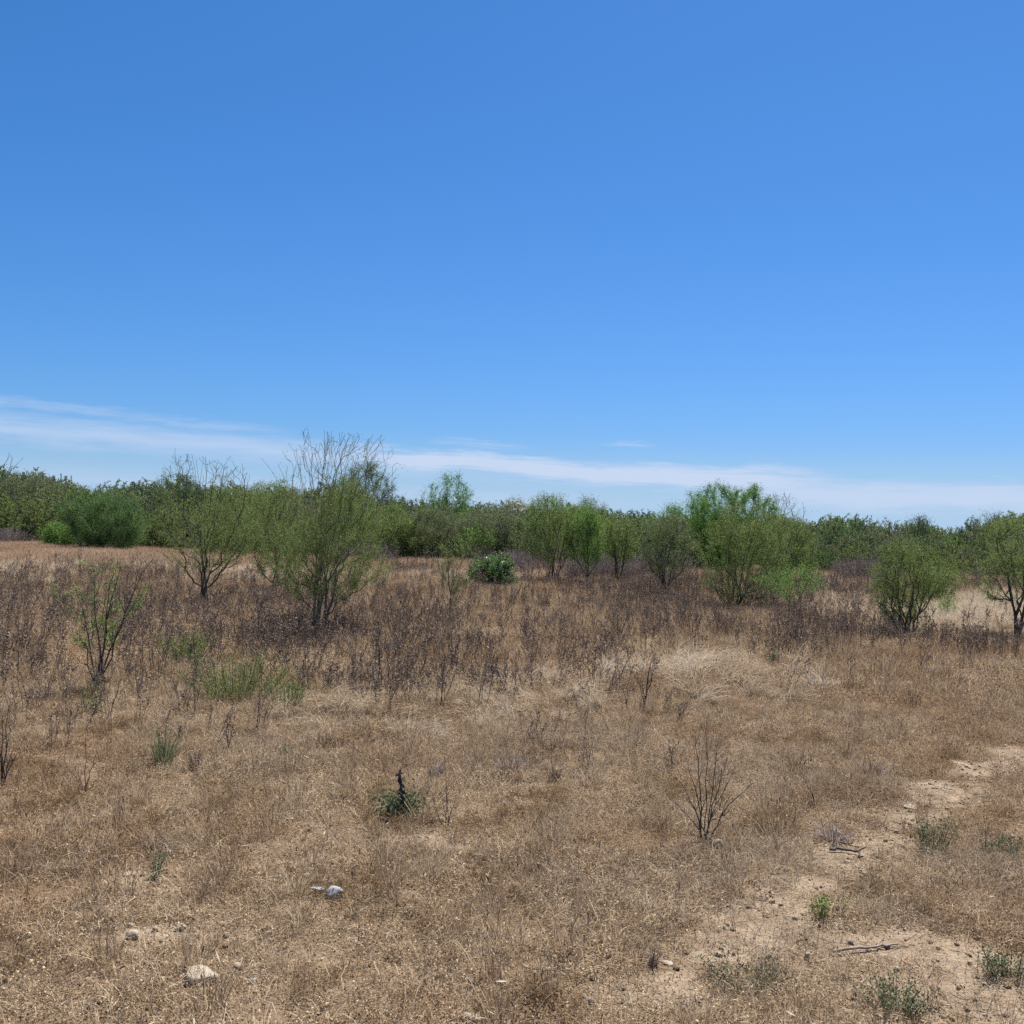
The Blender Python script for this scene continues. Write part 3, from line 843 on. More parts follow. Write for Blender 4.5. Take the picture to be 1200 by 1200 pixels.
# ------------------------------------------------------------------ shrubs, saplings, weeds that stand alone
def twiggy(name, label, base, tip_rows, mat='bark', seed=1, n=9, r=.006, sub=3, cat='shrub', leaf=None, group=None, spread=.012, curve=.2, sublen=.35, bare_first=False):
    """leafless stems fanning from one foot; tip_rows: list of (px,py) where stems end in the photo"""
    rg = np.random.default_rng(seed)
    B = gp(*base); s = B[1] / 1200
    bpx, bpy_ = to_px(B[None])
    g = Geo(); pts = []
    for (tx, ty) in tip_rows:
        e = np.array([(tx - bpx[0]) * s, rg.normal(0, .35) * abs((tx - bpx[0]) * s) + rg.normal(0, .04), (bpy_[0] - ty) * s])
        b = np.array([rg.normal(0, spread), rg.normal(0, spread), -.03])
        K = 8; t = np.linspace(0, 1, K)[:, None]
        c = b + (e - b) * np.array([.5 - curve, .5 - curve, .5 + curve * .4])
        P = (1 - t) ** 2 * b + 2 * t * (1 - t) * c + t * t * e
        L = np.linalg.norm(e - b)
        P[1:-1] += rg.normal(0, .012 * L, (K - 2, 3))
        rr = r * (1 - .75 * t[:, 0]) * rg.uniform(.7, 1.2)
        g.add(*tubes(P[:-1], P[1:], rr[:-1], rr[1:], 5)); pts.append(P[2:])
        for q in range(sub):
            k = rg.integers(2, K - 1); d = norm((P[k + 1] - P[k])[None] + 0)[0]
            dd = norm((d + rg.normal(0, .45, 3))[None])[0]
            l = L * sublen * rg.uniform(.4, 1)
            m_ = P[k] + dd * l * .5 + rg.normal(0, .02 * L, 3); t_ = P[k] + dd * l + np.array([0, 0, .08 * l])
            A = np.array([P[k], m_]); Bq = np.array([m_, t_])
            g.add(*tubes(A, Bq, np.array([rr[k] * .6, rr[k] * .45]), np.array([rr[k] * .45, rr[k] * .2]), 4)); pts.append(np.array([m_, t_]))
    o = empty(name, B, 0, label=label, cat=cat, group=group)
    mobj('stem', g.mesh(name + '_stem', M[mat], smooth=True), o)
    if leaf:
        mt, nl, ll, lw, lo, hi_ = leaf
        Q = np.concatenate(pts[sub + 1:] if bare_first else pts); top = Q[:, 2].max()
        Q = Q[(Q[:, 2] > top * lo) & (Q[:, 2] < top * hi_)]
        c = Q[rg.integers(0, len(Q), nl // 6)]
        P = (c[:, None] + rg.normal(0, ll * 1.1, (len(c), 6, 3))).reshape(-1, 3)
        g2 = Geo(); g2.add(*leaflets(P, rand_dir(rg, len(P)), ll * rg.uniform(.6, 1.3, len(P)), lw * rg.uniform(.6, 1.3, len(P)), rg))
        mobj('foliage', g2.mesh(name + '_foliage', M[mt]), o)
    return o

twiggy('leaning_sapling', 'sapling with a long bare leaning branch and small green leaves in the left weeds', (112, 808),
       [(178, 652), (160, 690), (92, 690), (104, 668), (128, 672), (85, 745), (140, 664)], 'bark', 31, r=.013, sub=6, cat='sapling', leaf=('greenweed', 2100, .03, .015, .3, .97), bare_first=True, sublen=.3, spread=.03)
twiggy('bare_shrub', 'leafless shrub of thin dark stems fanned out above a pale stone', (826, 986),
       [(828, 838), (800, 880), (850, 888), (785, 905), (868, 900), (812, 860), (842, 862), (880, 915), (776, 930)], 'bark', 32, r=.006, sub=5)
twiggy('bare_shrub', 'single crooked leafless stem standing in pale straw near the middle', (755, 832), [(763, 770), (768, 782), (752, 800), (746, 795)], 'bark', 33, r=.010, sub=3)
twiggy('bare_shrub', 'low leafless shrub of fine twigs on the brown rise below the middle row', (725, 756), [(712, 722), (722, 714), (736, 718), (742, 730), (706, 736), (730, 706)], 'bark', 34, r=.011, sub=4)
twiggy('bare_shrub', 'thin twiggy stems right of the blue-green plant with the dark stalk', (522, 968), [(518, 880), (500, 925), (508, 915), (535, 930), (526, 900)], 'bark', 35, r=.0035, sub=3)
twiggy('bare_shrub', 'tall straight dark twig with pale broken shoots at its foot', (99, 932), [(101, 838), (78, 905), (84, 893), (118, 908), (110, 885)], 'bark', 36, r=.0048, sub=1)
twiggy('bare_shrub', 'dark crooked dead stems at the left edge of the photo', (4, 922), [(2, 838), (9, 826), (-8, 850), (16, 872), (-3, 862), (22, 880)], 'bark', 37, r=.007, sub=4)
twiggy('bare_shrub', 'short slanting twigs beside the grey mat near the track', (957, 950), [(941, 908), (948, 915), (938, 925), (962, 930)], 'bark', 38, r=.004, sub=2)
twiggy('bare_shrub', 'pale forked dead branch in the weeds under the leaning sapling', (128, 845), [(122, 798), (150, 772), (140, 800), (118, 812)], 'barkbare', 39, r=.006, sub=2)
twiggy('leafy_sprig', 'small dark leafy sprig with an upright bare twig beside two white stones', (183, 1030),
       [(196, 978), (180, 1000), (190, 1005), (175, 1012), (194, 1002), (186, 1010)], 'bark', 40, r=.0035, sub=2, cat='plant', leaf=('bluegreen', 240, .017, .009, .05, .75))
twiggy('leafy_sprig', 'thin knee-high sprig standing right of the green weed on the track', (1156, 1003), [(1155, 972), (1160, 982), (1150, 985), (1163, 990)], 'bark', 41, r=.0035, sub=2, cat='plant', leaf=('bluegreen', 170, .018, .009, .1, .9))

DW = 'tall dead stalks over the weed patch'
for i, (bx, by, tx, ty, lab) in enumerate([
        (527, 790, 529, 722, 'tallest dark dead stalk directly below the wispy small tree'),
        (520, 838, 518, 745, 'near black dead stalk at the front of the dark weed patch'),
        (576, 805, 577, 752, 'dark bushy dead stalk at the right end of the dark weed patch'),
        (415, 812, 417, 742, 'dark dead stalk below the right side of the tall half-leafless tree'),
        (352, 826, 355, 765, 'thin dead stalk in front of the tall half-leafless tree\'s trunks'),
        (446, 815, 445, 735, 'slim dead stalk left of centre in the dark weed patch'),
        (228, 800, 226, 740, 'dead stalk standing beyond the light green weeds at the left'),
        (180, 790, 176, 735, 'curved pale dead stalk between the leaning sapling and the green weeds'),
        (686, 905, 684, 860, 'isolated thin dead stalk right of the grey-green tufts'),
        (1055, 768, 1056, 738, 'short dark dead stalk below the clump-trunked tree'),
        (1105, 770, 1104, 742, 'short dead stalk in the pale straw at the right'),
        (790, 905, 789, 868, 'lone dead stalk above the fanned leafless shrub'),
        (300, 862, 303, 800, 'dead stalk in front of the light green weeds'),
        (265, 880, 268, 830, 'dark thin dead stalk right of the burnt stump')]):
    rg = np.random.default_rng(1000 + i)
    tips = [(tx, ty)] + [(tx + rg.normal(0, 5), by + (ty - by) * rg.uniform(.55, .95)) for _ in range(2)]
    B = gp(bx, by)
    twiggy('dead_stalk', lab, (bx, by), tips, 'bark' if 'pale' not in lab else 'barkbare', 1000 + i, r=max(.0045, .55 * B[1] / 1200), sub=6, cat='dead stalk', group=DW, sublen=.2,
           leaf=('weed', 150, max(.02, 1.6 * B[1] / 1200), max(.01, .8 * B[1] / 1200), .3, 1.05), curve=.03, spread=.02)

def clump_plant(name, label, base, wpx, hpx, mat, seed, n=80, wf=.006, cat='plant', group=None, flat=.8, heads=0, wide=1.0):
    """tuft of blades at a photo spot, its width and height as in the photo"""
    rg = np.random.default_rng(seed)
    B = gp(*base); s = B[1] / 1200
    w, h = wpx * s, hpx * s
    g = Geo(); b = disc(rg, n, w * .22)
    az = np.arctan2(b[:, 1], b[:, 0]) + rg.normal(0, .7, n)
    g.add(*blades(b, az, h * rg.uniform(.5, 1.15, n), rg.uniform(.2, 1.4, n), np.full(n, max(wf, .9 * s)) * rg.uniform(.6, 1.4, n), rg, 3, rg.uniform(1.5 - flat, 1.55, n), .12))
    me_ = g.mesh(name, M[mat])
    o = mobj(name, me_); o.location = B
    EXCL.append((B[0], B[1], w * .25))
    return tag(o, label, cat, group)

def forb(name, label, base, wpx, hpx, mat, seed, nst=12, nl=260, lf=(.017, .0085), cat='plant', group=None):
    """leafy weed: short stems with leaves"""
    rg = np.random.default_rng(seed)
    B = gp(*base); s = B[1] / 1200
    w, h = wpx * s / 2, hpx * s
    o = empty(name, B, 0, label=label, cat=cat, group=group)
    b = disc(rg, nst, w * .45); T = b + np.concatenate([b[:, :2] * rg.uniform(.5, 1.6, (nst, 1)), (h * rg.uniform(.45, 1.05, nst))[:, None]], 1)
    r = max(.002, .25 * s)
    g = Geo(); g.add(*tubes(b - np.array([0, 0, .02]), T, np.full(nst, r), np.full(nst, r * .5), 4))
    mobj('stem', g.mesh(name + '_stem', M['bark']), o)
    nl = int(nl * 2.2); c = rg.integers(0, nst, nl); q = rg.uniform(.15, 1.05, nl)[:, None]
    ll = max(lf[0], 1.9 * s); lw = max(lf[1], .85 * s)
    P = b[c] + (T - b)[c] * q + rg.normal(0, ll * 1.1, (nl, 3)); P[:, 2] = np.maximum(P[:, 2], .01)
    g2 = Geo(); g2.add(*leaflets(P, norm(rand_dir(rg, nl) + np.array([0, 0, .4])), ll * rg.uniform(.6, 1.3, nl), lw * rg.uniform(.6, 1.3, nl), rg))
    mobj('foliage', g2.mesh(name + '_foliage', M[mat]), o)
    return o

TU = 'odd tufts scattered over the dry grass'
forb('green_weed', 'light green leafy weeds in front of the sparse tree', (215, 778), 84, 40, 'greenweed', 51, 70, 1500)
forb('green_weed', 'broad patch of light green weeds left of the dark stalks', (275, 822), 150, 58, 'greenweed', 52, 150, 3600)
forb('green_weed', 'small bright green weeds at the right end of the broad green patch', (338, 832), 54, 38, 'greenweed', 53, 50, 1100)
forb('green_weed', 'low green weeds around the foot of the leaning sapling', (106, 835), 60, 34, 'greenweed', 58, 16, 260)
forb('green_weed', 'tiny dark green weed in straw right of the bright green weeds', (402, 862), 18, 14, 'bluegreen', 54, 10, 130)
forb('green_weed', 'dark green low weed left of the straw clumps', (333, 886), 22, 16, 'bluegreen', 55, 10, 150)
forb('green_weed', 'tallest of the green weeds growing on the sandy track', (1090, 998), 62, 42, 'bluegreen', 56, 18, 480)
forb('green_weed', 'small green weed on the track by the right edge', (1184, 1003), 36, 26, 'bluegreen', 57, 12, 240)
forb('green_weed', 'yellow-green weed in the straw below the dark stalks', (546, 830), 26, 16, 'greenweed', 59, 10, 120)
forb('green_weed', 'faint green weeds among bare soil below the slanting twigs', (965, 1072), 60, 26, 'greenweed', 61, 14, 180)
forb('green_weed', 'scrubby dark green weeds at the bottom below the fallen stick', (1050, 1180), 100, 30, 'bluegreen', 62, 34, 420)
forb('green_weed', 'dark green weeds in the bottom right corner', (1180, 1150), 70, 34, 'bluegreen', 63, 26, 300)
forb('green_weed', 'dull green weeds left of the fallen stick', (870, 1150), 110, 26, 'bluegreen', 64, 34, 340)
# blue-green plant with its dark dead flower stalk
pl = forb('stalked_plant', 'blue-green leafy plant with a thick dark dead stalk standing up from it', (466, 958), 50, 30, 'bluegreen', 65, 14, 420, (.034, .018))
rg = np.random.default_rng(3); g = Geo(); t = np.linspace(0, 1, 7)
P = np.stack([.02 + .012 * np.sin(t * 5), 0 * t, t * .34], 1); r = .014 * (1.0 - .45 * t)
g.add(*tubes(P[:-1], P[1:], r[:-1], r[1:], 6)); q = rg.uniform(.35, 1, 90)
LP = np.stack([np.interp(q, t, P[:, 0]), 0 * q, q * .34], 1) + rg.normal(0, .014, (90, 3)); g.add(*leaflets(LP, norm(rand_dir(rg, 90) + [0, 0, .8]), .04, .014, rg))
mobj('flower_stalk', g.mesh('flower_stalk', M['bark']), pl)['label'] = 'dark dead flower stalk'
for a in [
 ('spiky_tuft', 'grey-green spiky clump with pale dead tips below the leaning sapling', (191, 898), 36, 52, 'bluegreen', 71, 90, .008, .45),
 ('burnt_stump', 'short blackened stump of stalks right of the spiky clump', (228, 902), 20, 26, 'weed', 72, 60, .010, .3),
 ('dry_tuft', 'round brown tuft sitting in flattened pale straw', (822, 788), 30, 12, 'dry', 73, 120, .012, 1.2),
 ('dry_tuft', 'upright grey tuft at the right of the flattened straw', (875, 784), 14, 22, 'greymat', 74, 50, .012, .35),
 ('dry_tuft', 'dark olive upright tuft right of the flattened straw', (905, 778), 14, 20, 'bluegreen', 75, 60, .014, .35),
 ('dry_tuft', 'olive grass tuft on the brown field above the fanned leafless shrub', (744, 876), 30, 34, 'greymat', 76, 70, .008, .6),
 ('dry_tuft', 'dark compact tuft right of the grey-green tufts', (649, 916), 18, 18, 'weed', 77, 80, .008, .5),
 ('dry_tuft', 'wide dark grey tuft in the middle of the dull low plants', (598, 906), 50, 24, 'weedgrey', 78, 110, .008, .6),
 ('dry_tuft', 'dark grey tuft left in the dull low plants', (510, 912), 30, 22, 'weedgrey', 79, 80, .008, .6),
 ('dry_tuft', 'dark bristly mound beside the upper track', (1022, 908), 40, 20, 'weedgrey', 80, 130, .008, .8),
 ('dry_tuft', 'small dark bristly tuft with a pale stick beside it', (764, 1134), 26, 26, 'weed', 81, 80, .004, .5),
 ('bleached_tuft', 'bleached broken grass stubble right of the grey stone', (414, 1076), 30, 16, 'straw', 82, 60, .005, .5),
 ('bleached_tuft', 'bleached stubble tuft near the bottom left', (178, 1176), 26, 16, 'straw', 83, 50, .004, .5),
 ('dry_tuft', 'dark grey twiggy tuft under the grey mat on the track\'s left', (975, 985), 70, 22, 'weedgrey', 84, 140, .005, 1.0),
]:
    clump_plant(a[0], a[1], a[2], a[3], a[4], a[5], a[6], a[7], a[8], 'stump' if 'stump' in a[0] else 'tuft', TU, a[9])

# ------------------------------------------------------------------ stones and fallen sticks
ST = 'loose stones on the dry field'
def stone(label, base, wpx, hpx, mat, seed, rz=0.0, n=3):
    rg = np.random.default_rng(seed); B = gp(*base); s = B[1] / 1200
    sx = wpx * s / 2; sz = hpx * s / 2 * .95
    V, F = rock_geo(rg, sx, sx * rg.uniform(.65, .9), sz, n, .2, .38)
    o = mobj('stone', mesh_np('stone', V, [F], M[mat], smooth=True)); o.location = B; o.rotation_euler = (rg.normal(0, .1), rg.normal(0, .12), rz)
    EXCL.append((B[0], B[1] - .02, sx * .9))
    return tag(o, label, 'stone', ST)
stone('largest cream oblong stone low at the left', (234, 1149), 43, 21, 'rock', 1, .15)
stone('rounded grey stone left of the bleached stubble', (392, 1053), 22, 18, 'rockgrey', 2)
stone('small flat grey stone touching the rounded grey one on its left', (371, 1045), 16, 8, 'rockgrey', 3)
stone('cream stone half hidden at the far left above the largest stone', (155, 1100), 16, 14, 'rock', 4)
stone('white crumbly stone right of the half hidden cream stone', (211, 1090), 16, 10, 'rock', 5)
stone('small round cream stone just right of the largest stone', (279, 1136), 13, 11, 'rock', 6)
stone('pale round stone at the foot of the fanned leafless shrub', (841, 994), 17, 14, 'rock', 7)
stone('cream stone at the bottom edge near the middle', (551, 1198), 24, 15, 'rock', 8)
stone('small white stone left of the dark leafy sprig', (135, 1009), 13, 8, 'rock', 9)
stone('flat pale stone just below the dark leafy sprig\'s left', (150, 1026), 16, 5, 'rock', 10)
stone('tiny white stone left of the largest stone', (184, 1134), 9, 6, 'rock', 11)
stone('tiny cream stone above the rounded grey stone', (387, 1035), 7, 5, 'rock', 12)
stone('pale flat stone on the bare soil above the track weeds', (1068, 947), 20, 5, 'rock', 13)
stone('small grey stone near the right end of the largest stone\'s row', (296, 1152), 10, 8, 'rockgrey', 14)
stone('white speck of stone at the bottom left corner', (22, 1192), 10, 7, 'rock', 15)
stone('cream pebble-like stone between straw and grey stone at centre left', (320, 1104), 10, 7, 'rock', 16)
stone('pale stone beside the small dark bristly tuft', (782, 1130), 16, 5, 'rock', 17)
stone('upright cream stone left of the fallen stick', (945, 1124), 9, 13, 'rock', 18)

def stick(label, pts, r, seed, mat='stick'):
    rg = np.random.default_rng(seed)
    W = np.array([gp(*p) for p in pts])
    o0 = W[0].copy()
    t = np.linspace(0, 1, len(W)); tt = np.linspace(0, 1, 12)
    P = np.stack([np.interp(tt, t, W[:, i]) for i in range(3)], 1) - o0
    P[:, 2] += r * 1.1 + .012; P[1:-1] += rg.normal(0, r * .5, (10, 3))
    rr = r * (1 - .5 * tt)
    g = Geo(); g.add(*tubes(P[:-1], P[1:], rr[:-1], rr[1:], 7))
    k = 7; d = norm((P[8] - P[6])[None])[0]; e = P[k] + (d + np.array([0, .7, .25])) * r * 8
    g.add(*tubes(P[k][None], e[None], np.array([r * .5]), np.array([r * .25]), 5))
    o = mobj('fallen_stick', g.mesh('fallen_stick', M[mat], smooth=True)); o.location = o0
    return tag(o, label, 'stick', 'fallen sticks')
stick('longest weathered grey stick lying on the bare soil at the lower right', [(976, 1120), (1005, 1116), (1030, 1114), (1052, 1111)], .009, 1)
stick('dark bent stick on soil left of the green track weeds', [(972, 999), (992, 1000), (1006, 1002), (1010, 1008)], .011, 2, 'bark')
stick('thin curved dark twig lying near the bottom middle', [(612, 1137), (640, 1141), (662, 1142)], .005, 3, 'bark')
stick('pale curved stick above the dark bent one', [(982, 978), (990, 983), (997, 992)], .007, 4)
stick('thin grey twig pointing at the small white stone', [(78, 1001), (110, 999), (142, 998)], .003, 5)
stick('pale short stick left of the fanned shrub\'s stone', [(806, 1022), (812, 1014), (818, 1006)], .006, 6)

# ------------------------------------------------------------------ ground cover
def thin(P, px, py, keep):
    return P[keep], px[keep], py[keep]

# near mat of crumbled dry plants
matp = meshes([proto_mat(k) for k in range(6)], [M['dry']], 'mat')
tuftp = meshes([proto_tuft(k) for k in range(6)] + [proto_tuft(10 + k, 40, .05, (.07, .15), .0026, .8, 10) for k in range(4)], [M['dry']], 'tuft')
P, px, py, rg = field(.66, 3.4, 15, 105, 1)
b = bare_at(P)
k = (rg.uniform(0, 1, len(P)) > b * .58) & clear(P)
k &= rg.uniform(0, 1, len(P)) < np.clip(2.4 * fbm(P[:, 0] / .4, P[:, 1] / .4, 31, 3) - .35, .3, 1)
P, px, py = thin(P, px, py, k); b = b[k]
n = len(P)
kind = rg.uniform(0, 1, n)
idx_ = np.where(kind < .84, rg.integers(0, 6, n), 6 + rg.integers(0, 10, n))
scl = rg.uniform(.55, 1.3, n) * (1 - .5 * b) * (.7 + .6 * fbm(P[:, 0] / 1.3, P[:, 1] / 1.3, 33, 2))
scatter('dry_grass', P, rots(rg, n), scl, idx_, matp + tuftp, 'low tangle of dry brown grass and crumbled weeds covering the near field', 'grass')

# crumbled leaves, chaff and twig ends lying flat on the soil
def proto_litter(k, nf=190, nb=26, rad=.2):
    rg = np.random.default_rng(700 + k); g = Geo()
    P = disc(rg, nf, rad); P[:, 2] = rg.uniform(.002, .016, nf)
    l = rg.uniform(.004, .014, nf)
    g.add(*leaflets(P, norm(rand_dir(rg, nf) * np.array([1, 1, .35])), l, l * rg.uniform(.3, .8, nf), rg))
    A = disc(rg, nb, rad); A[:, 2] = .005
    a = rg.uniform(0, 6.28, nb); B = A + np.stack([np.cos(a), np.sin(a), rg.normal(0, .1, nb)], 1) * rg.uniform(.02, .09, nb)[:, None]
    g.add(*tubes(A, B, np.full(nb, .0016), np.full(nb, .001), 3))
    return g
lp = meshes([proto_litter(k) for k in range(6)], [M['dry']], 'litter')
P, px, py, rg = field(.64, 3.4, 13, 34, 12)
b = bare_at(P); k = (rg.uniform(0, 1, len(P)) < 1 - .55 * b) & clear(P); P, px, py = thin(P, px, py, k); n = len(P)
scatter('leaf_litter', P, rots(rg, n, .06), rg.uniform(.7, 1.4, n), rg.integers(0, 6, n), lp, 'crumbled dry leaves and twig ends strewn over the soil', 'litter')

# middle distance
midp = meshes([proto_mat(20 + k, 70, 300, .36, (.10, .24), .005, .15, (.012, .030)) for k in range(8)] +
              [proto_tuft(20 + k, 70, .14, (.14, .34), .006, .6, 18) for k in range(5)], [M['dry']], 'midtuft')
P, px, py, rg = field(.64, 13.5, 42, 13, 2)
k = (rg.uniform(0, 1, len(P)) > bare_at(P)) & clear(P)
P, px, py = thin(P, px, py, k); n = len(P)
scatter('dry_field_grass', P, rots(rg, n, .08), rg.uniform(.6, 1.25, n), np.where(rg.uniform(0, 1, n) < .3 + .5 * (fbm(P[:, 0] / 3, P[:, 1] / 4, 81, 2) > .5), rg.integers(0, 8, n), 8 + rg.integers(0, 5, n)), midp, 'dry tan and brown grass of the middle field', 'grass')

farp = meshes([proto_far(k) for k in range(6)], [M['farfield']], 'farpatch')
P, px, py, rg = field(.64, 38, 125, 2.4, 3); n = len(P)
scatter('far_grass', P, rots(rg, n, .03), rg.uniform(.7, 1.4, n), rg.integers(0, 6, n), farp, 'reddish brown grass of the far side of the field', 'grass')

# bleached straw, combed over
strp = meshes([proto_straw(k) for k in range(6)], [M['straw']], 'straw')
P, px, py, rg = field(.6, 5, 45, 14, 4)
w = blob(px, py, STRAW) * np.clip(3.2 * fbm(P[:, 0] / .9, P[:, 1] / .7, 41, 3) - .8, 0, 1.2)
k = (rg.uniform(0, 1, len(P)) < w * .75) & clear(P)
P, px, py = thin(P, px, py, k); n = len(P)
rt = rots(rg, n, .1)
rt[:, 2] = -0.6 + 2.8 * (fbm(P[:, 0] / 2.2, P[:, 1] / 2.2, 43, 2) - .5) * 3 + rg.normal(0, .95, n)
scatter('pale_straw', P, rt, rg.uniform(.6, 1.2, n) * np.clip(P[:, 1] / 15, .5, 1.05), rg.integers(0, 6, n), strp, 'long bleached straw lying flattened in swathes', 'straw')

# dull grey low plants
gm = meshes([proto_mat(40 + k, 120, 40, .2, (.06, .17), .0026, .09, (.006, .012)) for k in range(5)], [M['greymat']], 'greymat')
P, px, py, rg = field(.62, 3.6, 16, 26, 5)
w = blob(px, py, GREY) * (.2 + 1.4 * fbm(P[:, 0] / .9, P[:, 1] / .9, 51, 2))
k = (rg.uniform(0, 1, len(P)) < w * .8) & clear(P); P, px, py = thin(P, px, py, k); n = len(P)
scatter('grey_undergrowth', P, rots(rg, n), rg.uniform(.7, 1.5, n), rg.integers(0, 5, n), gm, 'greyish brittle low plants in soft mats', 'undergrowth')

# dead dark weeds
wp = meshes([proto_weed(k, (.4, .85), 1 + k % 3, thick=.004 + .0006 * (k % 4)) for k in range(14)] + [proto_weed(20 + k, (.2, .45), 3) for k in range(6)], [M['weed']], 'weed')
P, px, py, rg = field(.62, 6.5, 50, 34, 6)
w = blob(px, py, WEED) * np.clip(2.6 * fbm(P[:, 0] / 1.5, P[:, 1] / 2.2, 61, 3) - .6, .05, 1.3)
w = np.maximum(w, .03 * (py < 860))
k = (rg.uniform(0, 1, len(P)) < w * .43) & clear(P); P, px, py = thin(P, px, py, k); n = len(P)
scatter('dead_weeds', P, rots(rg, n, .19), rg.uniform(.55, 1.15, n) * np.clip(.45 + P[:, 1] / 25, .5, 1.05), rg.integers(0, 20, n), wp, 'dark brown dead weed stalks standing thick across the middle of the field', 'weeds')

# purplish leafless brush at the field's far side
bp_ = meshes([proto_brush(k) for k in range(5)], [M['weedgrey']], 'brush')
P, px, py, rg = field(.68, 28, 100, 1.6, 7)
w = blob(px, py, BRUSH)
edge = np.interp(px, edge_x, edge_d)
w = np.maximum(w, .07 * ((P[:, 1] > edge - 3) & (P[:, 1] < edge + 8)))
w = w * np.clip(2.6 * fbm(P[:, 0] / 4, P[:, 1] / 6, 71, 2) - .7, 0, 1)
k = (rg.uniform(0, 1, len(P)) < w * .7); P, px, py = thin(P, px, py, k); n = len(P)
scatter('leafless_undergrowth', P, rots(rg, n, .05), rg.uniform(.6, 1.25, n), rg.integers(0, 5, n), bp_, 'purplish grey leafless brush under the far trees', 'undergrowth')

# pebbles and crumbs of soil on the bare ground
pg = []
rgp = np.random.default_rng(8)
for q in range(5):
    V, F = rock_geo(rgp, 1, rgp.uniform(.6, .9), rgp.uniform(.45, .7), 1, .2, .35); g = Geo(); g.add(V, None, F); pg.append(g)
pm = [g.mesh('pebble_%02d' % i, [M['rock'] if i < 2 else M['ground']]) for i, g in enumerate(pg)]
P, px, py, rg = field(.6, 3.4, 13, 260, 9)
b = bare_at(P); k = (rg.uniform(0, 1, len(P)) < .07 + b * .9) & clear(P); P, px, py = thin(P, px, py, k); n = len(P)
scatter('pebbles', P, rots(rg, n, .3), .004 + .022 * rg.uniform(0, 1, n) ** 4 + .002, rg.integers(0, 5, n), pm, 'fine pale pebbles and crumbs of soil on the bare patches', 'pebbles')

# ------------------------------------------------------------------ sun and sky
SUN_EL, SUN_AZ = R(64), R(28)          # azimuth to the right of straight ahead
ld = bpy.data.lights.new('sun', 'SUN'); ld.energy = 5.0; ld.angle = R(.53); ld.color = (1, .955, .88)
lo = bpy.data.objects.new('sun', ld); COL.objects.link(lo)
sd = Vector((math.sin(SUN_AZ) * math.cos(SUN_EL), math.cos(SUN_AZ) * math.cos(SUN_EL), math.sin(SUN_EL)))
lo.rotation_euler = (-sd).to_track_quat('-Z', 'Y').to_euler()
lo.location = sd * 50

wd = bpy.data.worlds.new('World'); scene.world = wd; wd.use_nodes = True
nt = wd.node_tree
for n_ in list(nt.nodes): nt.nodes.remove(n_)
out = nt.nodes.new('ShaderNodeOutputWorld'); bgd = nt.nodes.new('ShaderNodeBackground'); nt.links.new(bgd.outputs[0], out.inputs[0])
sky = nt.nodes.new('ShaderNodeTexSky'); sky.sky_type = 'NISHITA'; sky.sun_disc = False
sky.sun_elevation = SUN_EL; sky.sun_rotation = SUN_AZ; sky.air_density = 1.0; sky.dust_density = .6; sky.ozone_density = 2.5; sky.altitude = 100
STR = .07; EXPO = .95; GAIN = 2 ** EXPO
bgd.inputs['Strength'].default_value = STR
tc = nt.nodes.new('ShaderNodeTexCoord'); sp = nt.nodes.new('ShaderNodeSeparateXYZ'); nt.links.new(tc.outputs['Generated'], sp.inputs[0])
x_, y_, z_ = sp.outputs
az = math_n(nt, 'MULTIPLY', math_n(nt, 'ARCTAN2', x_, y_), 180 / math.pi)
el = math_n(nt, 'MULTIPLY', math_n(nt, 'ARCSINE', z_), 180 / math.pi)
def cvec(sx, sy, ox=0.0):
    c = nt.nodes.new('ShaderNodeCombineXYZ')
    nt.links.new(math_n(nt, 'MULTIPLY_ADD', az, sx, ox), c.inputs[0]); nt.links.new(math_n(nt, 'MULTIPLY', el, sy), c.inputs[1])
    return c.outputs[0]
warp = math_n(nt, 'SUBTRACT', noise(nt, 1.0, 4, .55, cvec(.12, .4, 3.0)), .5)
streak = noise(nt, 1.0, 8, .68, cvec(.22, 2.2, 9.0))
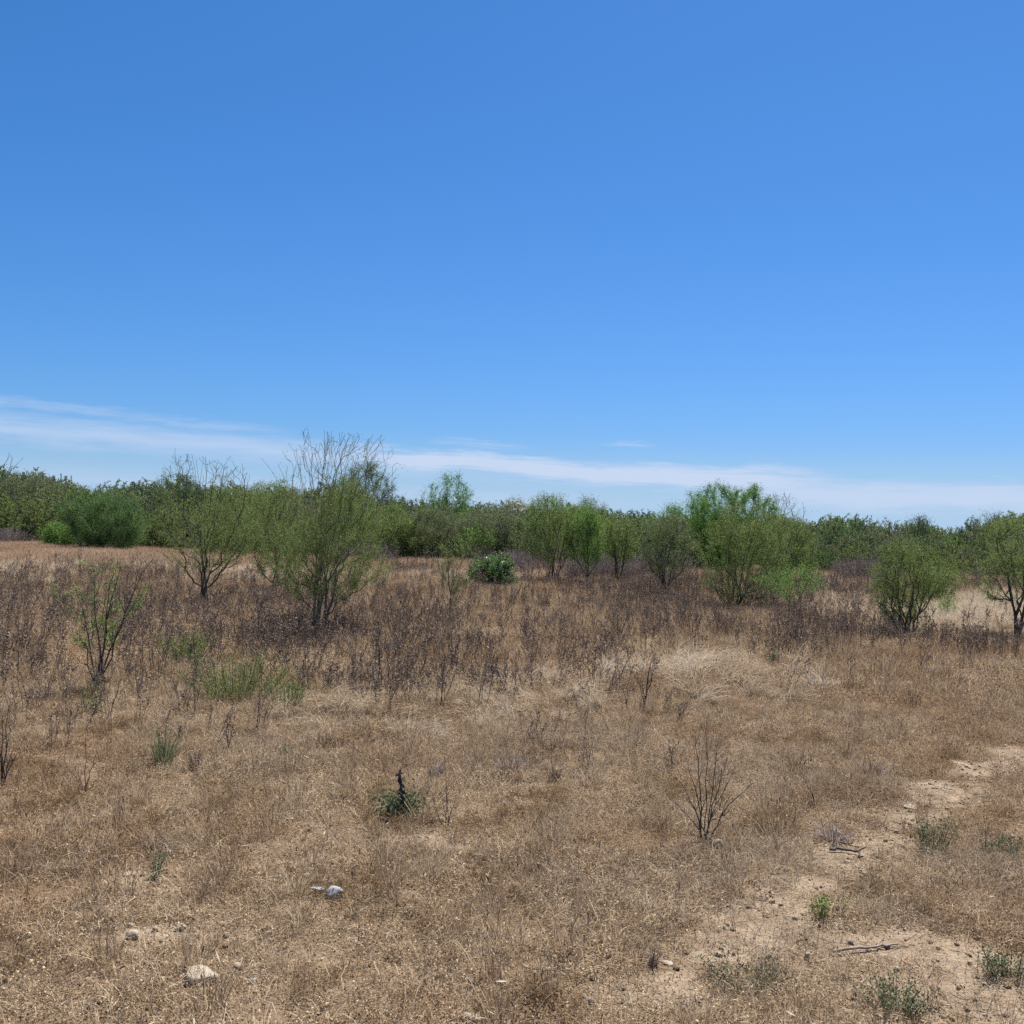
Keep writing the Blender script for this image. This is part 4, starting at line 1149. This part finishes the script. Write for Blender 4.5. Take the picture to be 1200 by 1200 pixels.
def band(el0, slope, half, soft, az0, az1, azsoft, gain):
    """one long flat cirrus band: its middle line rises with the azimuth by slope"""
    line = math_n(nt, 'MULTIPLY_ADD', az, slope, el0)
    d = math_n(nt, 'ABSOLUTE', math_n(nt, 'ADD', math_n(nt, 'SUBTRACT', el, line), math_n(nt, 'MULTIPLY', warp, 1.1)))
    d = math_n(nt, 'SUBTRACT', d, math_n(nt, 'MULTIPLY', math_n(nt, 'SUBTRACT', streak, .5), 1.5))
    m_ = math_n(nt, 'SUBTRACT', 1.0, smooth_step(nt, d, half - soft, half + soft))
    a_ = math_n(nt, 'MULTIPLY', smooth_step(nt, az, az0 - azsoft, az0 + azsoft), math_n(nt, 'SUBTRACT', 1.0, smooth_step(nt, az, az1 - azsoft, az1 + azsoft)))
    return math_n(nt, 'MULTIPLY', math_n(nt, 'MULTIPLY', m_, a_), gain)
bands = [band(3.4, -.05, .46, .28, -9, 17, 4, .9), band(3.2, -.045, .45, .7, -60, -2, 5, .6), band(4.3, -.045, .14, .4, -60, -14, 4, .45),
         band(3.55, -.02, .25, .3, 7, 16, 2, .8), band(2.35, -.008, .6, .5, 12, 60, 4, .75), band(4.45, -.05, .08, .25, -4, 0, 1.5, .5), band(5.0, -.03, .05, .2, 5.3, 7.6, .8, .5), band(1.5, -.02, .35, .5, -60, 5, 6, .25)]
cl = bands[0]
for q in bands[1:]:
    cl = math_n(nt, 'MAXIMUM', cl, q)
# clear dry-air blue: the sky's red and green are held down the way the photograph's camera renders them
sr = nt.nodes.new('ShaderNodeSeparateColor'); nt.links.new(sky.outputs[0], sr.inputs[0])
cc = nt.nodes.new('ShaderNodeCombineColor')
k_ = 1 / (STR * GAIN)
nt.links.new(math_n(nt, 'MULTIPLY', math_n(nt, 'POWER', math_n(nt, 'MULTIPLY', sr.outputs[0], .12), 1.36), .46 * k_), cc.inputs[0])
nt.links.new(math_n(nt, 'MULTIPLY', sr.outputs[1], .12 * .64 * k_), cc.inputs[1])
nt.links.new(math_n(nt, 'MULTIPLY', sr.outputs[2], .12 * 1.03 * k_), cc.inputs[2])
veil = math_n(nt, 'SUBTRACT', 1.0, smooth_step(nt, el, 0.2, 5.5))
col = mixc(nt, cc.outputs[0], (.45 * k_, .645 * k_, .885 * k_), math_n(nt, 'MULTIPLY', veil, .85))
col = mixc(nt, col, (.60 * k_, .70 * k_, .90 * k_), cl)
nt.links.new(col, bgd.inputs['Color'])

# ------------------------------------------------------------------ render
scene.view_settings.view_transform = 'Standard'
scene.view_settings.look = 'None'
scene.view_settings.exposure = EXPO
scene.view_settings.gamma = 1.0
scene.view_settings.use_curve_mapping = False
scene.render.engine = 'CYCLES'
cy = scene.cycles
cy.max_bounces = 5; cy.diffuse_bounces = 3; cy.transmission_bounces = 3; cy.glossy_bounces = 1
cy.use_denoising = False
scene.render.film_transparent = False
